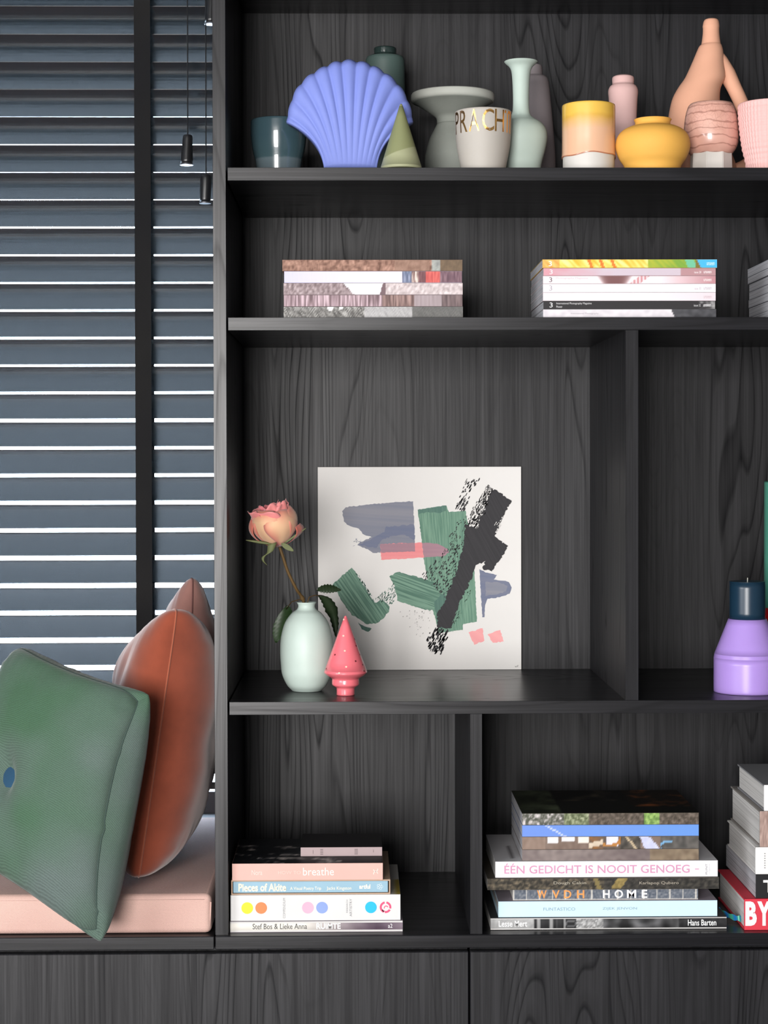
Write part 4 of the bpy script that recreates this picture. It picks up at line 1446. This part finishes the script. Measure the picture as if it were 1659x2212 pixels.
for ch, u0, u1, c in (('W', 0.130, 0.182, '#ee9c58'), ('V', 0.212, 0.252, '#ee9c58'), ('D', 0.275, 0.315, '#ee9c58'), ('H', 0.345, 0.385, '#ee9c58'), ('H', 0.485, 0.522, '#f8f8f8'), ('O', 0.548, 0.594, '#f8f8f8'), ('M', 0.615, 0.665, '#f8f8f8'), ('E', 0.695, 0.725, '#f8f8f8')):
    letters(ch, x0 + W * u0, x0 + W * u1, Yr + 0.006 - 0.0007, z + h * 0.16, z + h * 0.84, paper(c), tw)
z, h = ST_R[3]
book('book', 'brown garden-photo book jutting out under the white poetry book', 'book', 1053, 1553.5, z, h, Yr - 0.006, 0.25, paper('#4c463e'), G_R, fn=f_garden, prow=1912,
     texts=[('Dough Cakin', 0.285, 0.425, 0.40, 0.72, '#b0a898'), ('Karlapop Qubero', 0.655, 0.825, 0.36, 0.68, '#a89f92')])
z, h = ST_R[4]
def f_topgrey(u, v):
    if 0.05 < u < 0.13 and 0.12 < v < 0.55 and (int(u * 170) % 2 == 0):
        return (120, 116, 118)
    return (196, 194, 196)
book('book', 'white book with large pink capitals along its spine', 'book', 1070, 1550.5, z, h, Yr, 0.235, paper('#efedf0'), G_R, prow=1882, topfn=f_topgrey,
     texts=[('ÉÉN GEDICHT IS NOOIT GENOEG', 0.040, 0.873, 0.24, 0.88, '#cf95b3'), ('-', 0.897, 0.915, 0.44, 0.50, '#cf95b3'), ('PLINT', 0.944, 0.953, 0.14, 0.80, '#7a7880', True), ('uitgave', 0.958, 0.965, 0.14, 0.80, '#b8b6bc', True)])
mags = [(f_m1, '#75695f', 'plain brown-grey magazine directly on the white poetry book'), (f_m2, '#7a6a60', 'interior-photo spined magazine, second up from the white poetry book'),
        (f_blue, '#6d8ed2', 'bright blue spined magazine with a thin white diagonal line'), (f_m4, '#4e483e', 'dark leafy photo magazine on top of the middle stack')]
for k, (fn, cc, lab) in enumerate(mags):
    z, h = ST_R[5 + k]
    book('magazine', lab, 'magazine', 1128, 1509.5, z, h, Yr + 0.004, 0.225, paper(cc), G_R, fn=fn, pages=M_PAGEG, prow=1815, topfn=f_topdark if k == 3 else None)

# ---- right-hand stack of hardbacks, cut by the frame
rowsD = [(1947, 2015), (1894, 1946), (1834, 1893), (1754.5, 1833), (1697, 1753.5)]
Yh = 0.02
ST_D = stack(rowsD, ZLT + 0.0003, Yh)
G_D = 'hardbacks in the right-hand stack'
z, h = ST_D[0]
tr_ = book('book', 'thick red hardback with big white letters at the bottom of the right-hand stack', 'book', 1608, 2010, z, h, Yh - 0.004, 0.235, paper('#d23a4a'), G_D, hard=True, pages=M_PAGE, prow=1980)
x0 = at(1608, 1980, Yh - 0.004).x
for ch, a, b_ in (('B', 2, 27), ('Y', 28, 58)):
    letters(ch, x0 + a * 0.0008, x0 + b_ * 0.0008, Yh - 0.0047, z + h * 0.14, z + h * 0.92, paper('#f2eef0'), tr_)
rb = [at(1553, 1965, 0.09), at(1560, 1971, 0.085), at(1572, 1977, 0.075), at(1586, 1982, 0.062), at(1597, 1984, 0.055), at(1606, 1983, 0.07)]
verts, faces, cols = [], [], []
for k, p in enumerate(curve_pts([tuple(q) for q in rb], 5)):
    p = Vector(p)
    wv_ = 0.0045 * (1 + 0.2 * math.sin(k))
    verts += [p + Vector((0, 0, wv_)), p + Vector((0.001, -0.002, -wv_)), p + Vector((0, 0.0006, wv_)), p + Vector((0.001, -0.0014, -wv_))]
    c = mixc((60, 160, 120), (30, 110, 190), 0.5 + 0.5 * math.sin(k * 0.9))
    cols += [tuple(lin(x / 255) for x in c)] * 4
nk = len(verts) // 4
for k in range(nk - 1):
    a, c = 4 * k, 4 * k + 4
    faces += [(a, a + 1, c + 1, c), (a + 2, c + 2, c + 3, a + 3)]
M_SATIN = vcol('satin_ribbon', 0.25)
rbo = mk('bookmark_ribbon', verts, faces, M_SATIN, tr_, True, cols=cols)
rbo['label'] = 'blue-green satin bookmark ribbon'
z, h = ST_D[1]
tb_ = book('book', 'black spined book starting with a white T in the right-hand stack', 'book', 1632.5, 2020, z, h, Yh, 0.26, paper('#202022'), G_D, pages=M_PAGEG, prow=1920)
x0 = at(1632.5, 1920, Yh).x
letters('T', x0 + 0.013, x0 + 0.034, Yh - 0.0007, z + h * 0.24, z + h * 0.76, paper('#efefef'), tb_)
z, h = ST_D[2]
book('book', 'white spined hardback in the middle of the right-hand stack', 'book', 1632, 2020, z, h, Yh, 0.245, paper('#e8e6e4'), G_D, hard=True, prow=1865,
     texts=[('lllllll', 0.048, 0.055, 0.22, 0.78, '#8a8a8a', True)])
z, h = ST_D[3]
book('book', 'speckled pinkish-brown spined hardback near the top of the right-hand stack', 'book', 1641, 2015, z, h, Yh, 0.25, paper('#8d8884'), G_D, hard=True, prow=1795,
     fn=lambda u, v: mixc((140, 116, 108), (184, 158, 148), 0.5 + vnoise(u * 120, v * 16, 99)), nx=200)
z, h = ST_D[4]
book('book', 'white spined hardback with a grey cover on top of the right-hand stack', 'book', 1650.5, 2015, z, h, Yh, 0.225, paper('#8a8a8e'), G_D, hard=True, prow=1725, spine=paper('#eceaea'))
# ---- END PART 3

# ---------------------------------------------------------------- abstract art print against the back panel
Yart = DEPTH - 0.012
aTL, aBR = at(686.3, 1009, Yart), at(1126.3, 1446, Yart)
AX0, AX1 = aTL.x, aBR.x
AZ0 = Z3T + 0.0004
AZ1 = aTL.z
M_ARTP = plain('art_paper', rgb(226, 223, 220), 0.75, 0.2, 0.012)
art = thing('art_print', 'square white board with abstract green, black, grey and pink brush strokes', 'artwork', ((AX0 + AX1) / 2, Yart, AZ0))
box('board', AX0, AX1, Yart, Yart + 0.004, AZ0, AZ1, M_ARTP, art, bev=0.0005)

def art_xz(x, y):                     # crop pixels (22..1610, 32..1615) -> world
    u, v = (x - 22) / 1588.0, (y - 32) / 1583.0
    return AX0 + (AX1 - AX0) * u, AZ1 + (AZ0 - AZ1) * v

def paint(name, c0, c1, ang=0.0, fine=420.0, alpha=1.0, contrast=(0.35, 0.65)):
    """dry bristle streaks running along direction ang (radians from vertical)"""
    m, nt, b = new_mat(name)
    v = coords(nt, (1, 1, 1), rot=(0, ang, 0))
    mp = N(nt, 'ShaderNodeMapping')
    mp.inputs['Scale'].default_value = (fine, 1, fine * 0.03)
    nt.links.new(v, mp.inputs[0])
    f = noise_tex(nt, mp.outputs[0], 1.0, 3, 0.6)
    nt.links.new(ramp(nt, f, [(contrast[0], c0), (contrast[1], c1)]), b.inputs['Base Color'])
    b.inputs['Roughness'].default_value = 0.7
    b.inputs['Alpha'].default_value = alpha
    return m

from mathutils.geometry import tessellate_polygon
def stroke(name, pts, mat, layer, rough=5.0, seed=0, step=14.0):
    """closed outline with a ragged brush edge"""
    random.seed(seed)
    out = []
    for (xa, ya), (xb, yb) in zip(pts, pts[1:] + pts[:1]):
        L = math.hypot(xb - xa, yb - ya)
        k = max(1, int(L / step))
        for i in range(k):
            t = i / k
            j = rough if i else rough * 0.3
            out.append((xa + (xb - xa) * t + random.uniform(-j, j), ya + (yb - ya) * t + random.uniform(-j, j)))
    vv = []
    for x, y in out:
        X, Z = art_xz(x, y)
        vv.append(Vector((X, Yart - 0.00015 * layer, Z)))
    tris = tessellate_polygon([vv])
    return mk(name, vv, [tuple(t) for t in tris], mat, art)

def specks(name, region, mat, layer, count, smin, smax, ang, seed, bias=None):
    random.seed(seed)
    vv, ff = [], []
    xs = [p[0] for p in region]
    ys = [p[1] for p in region]
    def inside(x, y):
        c = False
        for (xa, ya), (xb, yb) in zip(region, region[1:] + region[:1]):
            if (ya > y) != (yb > y) and x < (xb - xa) * (y - ya) / (yb - ya) + xa:
                c = not c
        return c
    n_ = 0
    tries = 0
    while n_ < count and tries < count * 30:
        tries += 1
        x, y = random.uniform(min(xs), max(xs)), random.uniform(min(ys), max(ys))
        if not inside(x, y) or (bias and random.random() > bias(x, y)):
            continue
        L, W_ = random.uniform(smin, smax), random.uniform(smin, smax) * 0.33
        dx, dy = math.sin(ang), -math.cos(ang)
        q = []
        for a, b2 in ((-1, -0.6), (-0.3, -1), (0.8, -0.7), (1, 0.5), (0.2, 1), (-0.8, 0.7)):
            a *= random.uniform(0.7, 1.2)
            b2 *= random.uniform(0.6, 1.3)
            X, Z = art_xz(x + dx * L * a - dy * W_ * b2, y + dy * L * a + dx * W_ * b2)
            q.append((X, Yart - 0.00015 * layer, Z))
        ff.append(tuple(range(len(vv), len(vv) + 6)))
        vv += q
        n_ += 1
    o = mk(name, vv, ff, mat, art)
    o['kind'] = 'stuff'
    return o

P_GREY = paint('grey_blue_wash', rgb(122, 126, 142), rgb(138, 138, 148), 1.5, 60)
P_GREYD = paint('darker_blue_wash', rgb(104, 112, 138), rgb(118, 122, 142), 1.5, 60)
P_GRN = paint('sage_green_paint', rgb(84, 124, 106), rgb(124, 160, 138), 0.07, 420)
P_GRN2 = paint('sage_green_paint_slanted', rgb(76, 114, 98), rgb(116, 152, 132), 0.60, 300, contrast=(0.42, 0.56))
P_GRN3 = paint('sage_green_paint_level', rgb(76, 114, 98), rgb(116, 152, 132), 1.22, 300, contrast=(0.42, 0.56))
P_GRND = paint('deep_green_paint', rgb(72, 108, 98), rgb(88, 124, 110), 0.07, 300)
P_BLK = paint('black_ink', rgb(34, 33, 37), rgb(46, 44, 48), 0.5, 300)
P_PNK = paint('pink_wash', rgb(240, 138, 142), rgb(244, 152, 154), 1.55, 60, alpha=0.93)
P_PNK2 = paint('pink_over_grey', rgb(158, 122, 136), rgb(168, 130, 140), 1.55, 60)
P_PNK3 = paint('pale_pink_wash', rgb(236, 156, 158), rgb(242, 168, 168), 1.0, 40)

stroke('brush_stroke', [(212, 375), (240, 345), (420, 325), (600, 308), (765, 300), (772, 480), (778, 690), (450, 700), (395, 668), (330, 640), (350, 620), (440, 578), (370, 552), (340, 512), (265, 488), (225, 455)], P_GREY, 1, 4, 1)
stroke('brush_stroke', [(548, 500), (772, 480), (777, 600), (700, 560), (600, 570), (520, 600), (480, 660), (340, 640), (440, 590), (540, 540)], P_GREYD, 2, 6, 2)
stroke('brush_stroke', [(1283, 830), (1330, 856), (1420, 876), (1395, 912), (1470, 920), (1512, 932), (1535, 975), (1518, 1022), (1440, 1050), (1345, 1062), (1326, 1110), (1322, 1205), (1304, 1205), (1292, 1000)], P_GREYD, 1, 3, 3)
stroke('brush_stroke', [(1330, 930), (1440, 935), (1500, 960), (1490, 1005), (1400, 1030), (1330, 1040)], P_GREY, 2, 5, 4)
stroke('brush_stroke', [(800, 365), (1025, 332), (1045, 385), (1175, 375), (1205, 520), (1235, 760), (1250, 960), (1262, 1240), (1155, 1258), (1152, 1305), (962, 1328), (935, 1210), (905, 1110), (880, 940), (850, 760), (826, 560)], P_GRN, 1, 3, 5)
stroke('brush_stroke', [(802, 365), (1024, 333), (1024, 372), (960, 392), (880, 385), (808, 402)], P_GRND, 2, 5, 6)
stroke('brush_stroke', [(930, 1085), (1010, 1010), (1030, 1180), (985, 1300), (950, 1260)], P_GRND, 3, 6, 7)
stroke('brush_stroke', [(135, 948), (200, 890), (285, 815), (312, 845), (380, 955), (462, 1088), (530, 1070), (582, 1120), (575, 1160), (530, 1215), (470, 1252), (400, 1258), (340, 1215), (285, 1185), (240, 1125), (190, 1045)], P_GRN2, 1, 5, 8)
stroke('brush_stroke', [(335, 1240), (372, 1268), (440, 1292), (412, 1316), (362, 1296)], P_GRND, 1, 4, 9)
stroke('brush_stroke', [(578, 885), (640, 850), (760, 878), (860, 908), (960, 950), (1030, 985), (1020, 1090), (940, 1150), (860, 1148), (740, 1108), (640, 1072), (622, 965)], P_GRN3, 2, 5, 10)
stroke('brush_stroke', [(508, 632), (700, 625), (832, 622), (850, 738), (680, 748), (515, 755)], P_PNK, 4, 3, 11)
stroke('brush_stroke', [(508, 632), (778, 625), (780, 690), (514, 698)], P_PNK2, 5, 3, 12)
stroke('brush_stroke', [(832, 622), (960, 632), (1030, 668), (1046, 700), (1000, 728), (850, 738)], P_PNK2, 5, 4, 13)
stroke('brush_stroke', [(1375, 205), (1420, 215), (1480, 262), (1532, 297), (1470, 420), (1400, 575), (1505, 650), (1440, 760), (1380, 850), (1308, 828), (1328, 765), (1255, 800), (1205, 930), (1120, 1110), (1065, 1290), (950, 1282), (955, 1165), (1012, 1085), (1040, 1000), (1105, 840), (1160, 640), (1172, 480), (1262, 515), (1300, 410), (1345, 320)], P_BLK, 6, 8, 14, 12)
stroke('brush_stroke', [(1195, 1325), (1305, 1290), (1320, 1388), (1240, 1420)], P_PNK3, 1, 4, 15)
stroke('brush_stroke', [(1345, 1340), (1445, 1305), (1472, 1395), (1388, 1406)], P_PNK3, 1, 4, 16)
SL = 0.48
specks('dry_brush', [(1180, 480), (1232, 350), (1345, 175), (1395, 205), (1330, 400), (1262, 515)], P_BLK, 7, 330, 5, 13, SL, 21, bias=lambda x, y: 0.25 + 0.75 * max(0, min(1, (x - 1180 + (y - 330) * 0.45) / 130)))
specks('dry_brush', [(1085, 360), (1180, 130), (1280, 130), (1170, 370)], P_BLK, 7, 60, 6, 22, SL, 22)
specks('dry_brush', [(868, 1335), (945, 1290), (1050, 1310), (980, 1495), (885, 1455)], P_BLK, 7, 110, 8, 24, SL, 23)
specks('dry_brush', [(820, 890), (1040, 640), (1130, 600), (1100, 880), (1010, 1050), (870, 920)], P_BLK, 7, 190, 4, 15, SL, 24)
specks('dry_brush', [(1120, 430), (1190, 400), (1180, 640), (1060, 720), (1050, 560)], P_BLK, 7, 70, 4, 13, SL, 25)
specks('dry_brush', [(650, 1150), (900, 1150), (880, 1380), (760, 1330)], P_BLK, 7, 45, 2, 7, SL, 26)
specks('dry_brush', [(470, 1060), (610, 930), (640, 1080), (560, 1120)], P_GRND, 3, 100, 4, 12, SL, 27)
specks('dry_brush', [(310, 850), (345, 880), (470, 1080), (440, 1070)], P_GRND, 3, 45, 4, 12, -0.55, 28)
specks('dry_brush', [(300, 590), (370, 590), (350, 640), (300, 660)], P_GREYD, 3, 16, 3, 9, 1.2, 29)
specks('dry_brush', [(1050, 1290), (1130, 1090), (1240, 880), (1200, 1060), (1080, 1310)], P_GRN, 7, 70, 5, 15, SL, 30)
specks('dry_brush', [(1400, 470), (1470, 420), (1440, 530), (1410, 560)], M_ARTP, 7, 30, 4, 10, SL, 31)
X, Z = art_xz(1560, 1592)
tube('signature', [(X, Yart - 0.0004, Z + 0.001), (X + 0.002, Yart - 0.0004, Z - 0.001), (X + 0.0035, Yart - 0.0004, Z + 0.0015), (X + 0.005, Yart - 0.0004, Z - 0.0005), (X + 0.006, Yart - 0.0004, Z + 0.003)], 0.0004, P_BLK, art, 6)

# ---------------------------------------------------------------- mint vase with a rose
zs3 = Z3T + 0.0004
Yv = 0.155
pot('bud_vase', 'pale mint rounded vase holding a single rose', 'vase', 662.5, Yv,
    [(26, 1496), (28, 1496), (33, 1490), (43, 1479), (53, 1457), (56, 1435), (57.5, 1405), (55.5, 1375), (47, 1345), (33, 1325), (22, 1317), (18.5, 1311), (18.8, 1306), (21.5, 1301)], zs3, M_MINT2, wall=0.0025, depth=0.155)

M_PETAL = vcol('rose_petal', 0.6, sheen=0.3, spec=0.3)
M_LEAF = plain('dark_rose_leaf', rgb(38, 52, 32), 0.42, 0.4, 0.2)
M_LEAF2 = plain('fresh_rose_leaf', rgb(34, 56, 26), 0.45, 0.4, 0.2)
M_SEPAL = plain('green_sepal', rgb(104, 110, 74), 0.7, 0.3, 0.2)
M_STEM = plain('brown_green_stem', rgb(92, 70, 38), 0.6, 0.3, 0.15)
Yro = 0.13
rose = thing('rose', 'pink and cream rose drooping left out of the mint vase', 'rose', at(663, 1400, Yv))
stem = curve_pts([tuple(at(603, 1178, Yro)), tuple(at(612, 1205, Yro)), tuple(at(622, 1235, Yro + 0.004)), tuple(at(640, 1272, Yro + 0.01)), tuple(at(652, 1290, Yv - 0.004)), tuple(at(657, 1310, Yv - 0.002)), tuple(at(664, 1400, Yv)), tuple(at(670, 1470, Yv))], 5)
tube('stem', stem, 0.0026, M_STEM, rose, 10, rads=[0.0028 if i < 20 else (0.0042 if 20 <= i <= 22 else 0.0028) for i in range(len(stem))])
C0 = at(603, 1180, Yro)                       # foot of the bloom
axis = (at(583, 1082, Yro - 0.006) - C0)
Hb = axis.length
az = axis.normalized()
ax_ = az.cross(Vector((0, 1, 0))).normalized()
ay_ = ax_.cross(az).normalized()
R0 = 50 * sc(Yro)
random.seed(12)
def petal(phi, width, rscale, hscale, flare, base, tip, name='petal', ruff=0.05, tilt=0.0, curlv=0.82):
    nu, nv = 14, 14
    verts, faces, cols = [], [], []
    sd = random.uniform(0, 50)
    for j in range(nv + 1):
        v = j / nv
        for i in range(nu + 1):
            u = -1 + 2 * i / nu
            wv_ = width * (math.sin(math.pi * min(1.0, 0.10 + 0.62 * v)) ** 0.7)
            a = phi + u * wv_
            rr = R0 * rscale * (math.sin(math.pi * (0.05 + 0.70 * v)) ** 0.8)
            hh = Hb * hscale * (v ** 0.95) * (1 - 0.10 * u * u * v)
            if v > curlv:
                k = (v - curlv) / (1 - curlv)
                rr += R0 * flare * k * k
                hh -= Hb * 0.06 * flare * k * k * 4
            rr += R0 * ruff * noise.noise(Vector((u * 2.2 + sd, v * 2.5, sd))) * v
            hh += Hb * ruff * 0.8 * noise.noise(Vector((u * 1.5 + sd, 3.3, sd))) * v * v
            rr += R0 * tilt * v
            p = C0 + (ax_ * math.cos(a) + ay_ * math.sin(a)) * rr + az * hh
            verts.append(p)
            e = max(abs(u) ** 3 * 0.9, max(0, (v - 0.62) / 0.38) ** 1.6)
            c = mixc(base, tip, e + 0.35 * noise.noise(Vector((u * 2 + sd, v * 2, 4))))
            if v < 0.15:
                c = mixc(c, (178, 92, 96), (0.15 - v) * 5)
            cols.append(tuple(lin(x / 255) for x in c))
    for j in range(nv):
        for i in range(nu):
            a = j * (nu + 1) + i
            faces.append((a, a + 1, a + nu + 2, a + nu + 1))
    o = mk(name, verts, faces, M_PETAL, rose, True, cols=cols)
    md = o.modifiers.new('thickness', 'SOLIDIFY')
    md.thickness = 0.0006
    return o
cream, pink, deep = (224, 180, 142), (212, 120, 116), (200, 100, 104)
fr = -math.pi / 2                              # towards the camera (-ay_ side handled below)
sgn = -1 if ay_.y > 0 else 1
F = math.pi / 2 * sgn
for dphi, wdt, rs, hs_, fl in ((-0.55, 1.0, 1.00, 0.80, 0.0), (0.65, 1.0, 0.98, 0.86, 0.0), (1.9, 1.0, 1.0, 0.84, 0.02), (-1.7, 1.0, 1.0, 0.82, 0.02), (2.9, 1.0, 0.98, 0.86, 0.0)):
    petal(F + dphi, wdt, rs, hs_, fl, cream, (206, 118, 104))
petal(F - 1.35, 0.50, 1.10, 0.44, 0.10, (196, 110, 92), (188, 92, 78), tilt=0.14)
petal(F + 1.45, 0.42, 1.08, 0.70, 0.06, (204, 120, 100), (196, 104, 92), tilt=0.06)
for k in range(7):
    petal(F + 0.5 + k * 0.92, 0.95, 0.92 - 0.05 * k, 0.90 + 0.015 * k, 0.30 - 0.03 * k, pink, (226, 140, 140), ruff=0.17, curlv=0.66)
for k in range(5):
    petal(F + k * 1.3, 0.95, 0.46 - 0.06 * k, 0.95 + 0.01 * k, 0.18, deep, (222, 130, 136), ruff=0.16, curlv=0.7)

def leaf(name, a, b2, width, mat, droop=0.0, side=Vector((0, 0, 1)), curl=0.003, serr=0.08, n=16, parent=None):
    a, b2 = Vector(a), Vector(b2)
    d = b2 - a
    verts, faces = [], []
    for i in range(n + 1):
        t = i / n
        wv_ = width * (math.sin(math.pi * t ** 0.85) ** 0.8) * (1 + serr * (1 if i % 2 else -1)) + 0.0004
        c = a + d * t + Vector((0, 0, -droop * math.sin(math.pi * t)))
        nv = d.cross(side).normalized()
        verts += [c + side * wv_ + nv * curl, c + nv * 0.0, c - side * wv_ + nv * curl]
    for i in range(n):
        q = 3 * i
        faces += [(q, q + 1, q + 4, q + 3), (q + 1, q + 2, q + 5, q + 4)]
    o = mk(name, verts, faces, mat, parent or rose, True)
    md = o.modifiers.new('thickness', 'SOLIDIFY')
    md.thickness = 0.0005
    return o
sp_ = [((-0.2, 0.02), (543, 1170), (545, 1168)), ]
leaf('sepal', at(590, 1176, Yro - 0.02), at(531, 1167, Yro - 0.02), 0.0022, M_SEPAL, side=Vector((0.1, 0, 1)).normalized(), serr=0)
leaf('sepal', at(612, 1176, Yro - 0.02), at(661, 1142, Yro - 0.015), 0.0026, M_SEPAL, side=Vector((0.5, 0.2, 0.8)).normalized(), serr=0)
leaf('sepal', at(608, 1174, Yro - 0.03), at(634, 1190, Yro - 0.03), 0.0040, M_SEPAL, side=Vector((0.5, 0, 0.85)).normalized(), serr=0)
sx = [tuple(at(588, 1174, Yro - 0.036)), tuple(at(583, 1192, Yro - 0.040)), tuple(at(570, 1202, Yro - 0.042)), tuple(at(569, 1212, Yro - 0.042)), tuple(at(577, 1221, Yro - 0.04))]
sx = curve_pts(sx, 5)
vv, ff = [], []
for k, p in enumerate(sx):
    wd = 0.0072 * (1 - k / (len(sx) - 1)) ** 1.3 + 0.0008
    vv += [Vector(p) + Vector((wd, 0.002, wd * 0.3)), Vector(p), Vector(p) - Vector((wd, -0.002, wd * 0.3))]
for k in range(len(sx) - 1):
    q = 3 * k
    ff += [(q, q + 1, q + 4, q + 3), (q + 1, q + 2, q + 5, q + 4)]
so = mk('sepal', vv, ff, M_SEPAL, rose, True)
so.modifiers.new('thickness', 'SOLIDIFY').thickness = 0.0006
# leaf stalk over the vase lip with its leaves
tube('leaf_stalk', [at(661, 1310, Yv), at(668, 1290, Yv + 0.005), at(680, 1286, Yv + 0.02), at(694, 1286, Yv + 0.03)], 0.0009, M_STEM, rose, 8)
leaf('leaf', at(684, 1275, Yv + 0.03), at(736, 1276, Yv + 0.035), 0.0085, M_LEAF, side=Vector((0.05, 0.55, 0.84)).normalized(), droop=-0.002, serr=0.14)
lf = curve_pts([tuple(at(690, 1286, Yv + 0.03)), tuple(at(706, 1297, Yv + 0.04)), tuple(at(719, 1322, Yv + 0.05)), tuple(at(725, 1350, Yv + 0.055)), tuple(at(726, 1376, Yv + 0.055))], 5)
vv, ff = [], []
for k, p in enumerate(lf):
    t_k = k / (len(lf) - 1)
    wd = 0.0125 * math.sin(math.pi * (0.05 + 0.93 * t_k)) ** 0.8 * (1.15 if k % 2 else 0.95) * (1.0 if t_k < 0.55 else 0.75)
    vv += [Vector(p) + Vector((wd * 0.75, 0.003, wd * 0.25)), Vector(p) - Vector((0, 0.001, 0)), Vector(p) - Vector((wd * 0.9, -0.004, wd * 0.3))]
for k in range(len(lf) - 1):
    q = 3 * k
    ff += [(q, q + 1, q + 4, q + 3), (q + 1, q + 2, q + 5, q + 4)]
lo_ = mk('leaf', vv, ff, M_LEAF, rose, True)
lo_.modifiers.new('thickness', 'SOLIDIFY').thickness = 0.0005
tube('leaf_stalk', [at(659, 1308, Yv), at(650, 1294, Yv + 0.012), at(630, 1300, Yv + 0.05), at(618, 1316, Yv + 0.07)], 0.0008, M_STEM, rose, 8)
leaf('leaf', at(620, 1308, Yv + 0.075), at(596, 1388, Yv + 0.075), 0.0165, M_LEAF2, side=Vector((0.95, 0.2, 0.25)).normalized(), curl=0.004, serr=0.05)

# ---------------------------------------------------------------- pink tree ornament
M_CORAL = plain('coral_pink_glaze', rgb(230, 112, 122), 0.28, 0.5, 0.03, coat=0.35)
Yt = 0.09
tt = thing('cone_ornament', 'glossy coral pink tree ornament on a stepped foot, beside the rose vase', 'ornament', (at(746.5, 1500, Yt).x, Yt, zs3))
pts = [(17.5, 1508), (19.5, 1505), (19.5, 1490), (20.5, 1485), (25, 1482), (29, 1478.5), (29.5, 1472), (29, 1467), (29, 1467), (31, 1464), (40, 1458.5), (46, 1453), (46.3, 1450.5), (45.2, 1447), (45.2, 1447), (3.6, 1334), (3.6, 1334), (2.0, 1331), (0.4, 1330)]
pr = px_profile(746.5, Yt, pts, zs3, 6)
XT = at(746.5, 1420, Yt).x
verts, faces = lathe_mesh(pr, XT, Yt, 72)
mk('body', verts, faces, M_CORAL, tt, True)
M_SPW = plain('cream_speck', rgb(250, 196, 176), 0.4)
M_SPD = plain('dark_red_speck', rgb(104, 34, 40), 0.4)
s = sc(Yt)
def coral_r(y):
    for (r0, y0), (r1, y1) in zip(pts, pts[1:]):
        if y1 <= y <= y0 and y0 > y1:
            return r0 + (r1 - r0) * (y0 - y) / (y0 - y1)
    return 3
for px, py, dark in ((743, 1338, 0), (742, 1372, 0), (745, 1403, 0), (748, 1436, 0), (733, 1449, 0), (724, 1412, 1), (769, 1394, 1), (777, 1413, 1), (783, 1434, 1), (786, 1447, 1), (705, 1443, 1), (768, 1425, 1), (766, 1380, 1)):
    r = coral_r(py)
    q = max(-0.97, min(0.97, (px - 746.5) / r))
    a = math.asin(q)
    cz = at(px, py, Yt).z
    vv = []
    nn = Vector((math.sin(a), -math.cos(a), 0.35)).normalized()
    t1 = Vector((math.cos(a), math.sin(a), 0))
    t2 = nn.cross(t1)
    cc = Vector((XT + r * s * math.sin(a), Yt - r * s * math.cos(a), cz)) + nn * 0.0004
    for k in range(10):
        th = 2 * math.pi * k / 10
        vv.append(cc + t1 * 0.0018 * math.cos(th) + t2 * 0.0016 * math.sin(th))
    mk('speck', vv, [tuple(range(10))], M_SPD if dark else M_SPW, tt)

# ---------------------------------------------------------------- candles on the right
M_LAV = plain('lavender_wax', rgb(170, 140, 214), 0.32, 0.45, 0.02, sss=0.15)
M_NAVY = plain('navy_wax', rgb(24, 48, 66), 0.3, 0.5, 0.06)
M_WICK = plain('cotton_wick', rgb(190, 190, 180), 0.9)
M_GWAX = plain('sea_green_wax', rgb(84, 156, 136), 0.4, 0.4, 0.03)
M_RWAX = plain('red_wax', rgb(168, 22, 30), 0.35, 0.4, 0.03)
Yc = 0.115
def candle(label, cx, Y, parts, wick_y, wick_mat=M_WICK):
    t = thing('candle', label, 'candle', (at(cx, 1400, Y).x, Y, zs3))
    X_ = at(cx, 1400, Y).x
    top = None
    for k, (nm, pp, mat) in enumerate(parts):
        pr_ = [(r * sc(Y), at(cx, y, Y).z) for r, y in pp]
        if k == 0:
            pr_ = [(r, zs3 if i == 0 else max(z, zs3)) for i, (r, z) in enumerate(pr_)]
            if pp[1] == pp[0]:
                pr_[1] = pr_[0]
        pr_ = [(r, max(z, zs3)) for r, z in curve_pts(pr_, 6)]
        verts_, faces_ = lathe_mesh(pr_, X_, Y, 80)
        mk(nm, verts_, faces_, mat, t, True)
        top = pr_[-1][1]
    tube('wick', [(X_, Y, top - 0.002), (X_ + 0.0003, Y, at(cx, wick_y, Y).z)], 0.0009, wick_mat, t, 8)
    return t
candle('lavender candle with a navy blue top, shaped like a bottle, on the middle shelf', 1614.5, Yc,
       [('lavender_base', [(64, 1506), (68, 1505), (71, 1500), (72.3, 1490), (72.3, 1420), (72.3, 1420), (70.5, 1411), (70.5, 1411), (41, 1336.5), (41, 1336.5), (30, 1336)], M_LAV),
        ('navy_top', [(38.6, 1337), (38.6, 1337), (38.6, 1257), (38.6, 1257), (37.6, 1255.5), (20, 1257), (2, 1258)], M_NAVY)], 1248)
candle('tall sea green candle on a red base, cut by the right frame edge', 1697, 0.28,
       [('red_base', [(52, 1490), (52, 1490), (52, 1370), (48, 1335), (44, 1312), (44, 1312), (30, 1311)], M_RWAX),
        ('green_top', [(46, 1312), (46, 1312), (46, 1060), (45, 1052), (40, 1046), (2, 1045)], M_GWAX)], 1036)
# ---- END PART 4
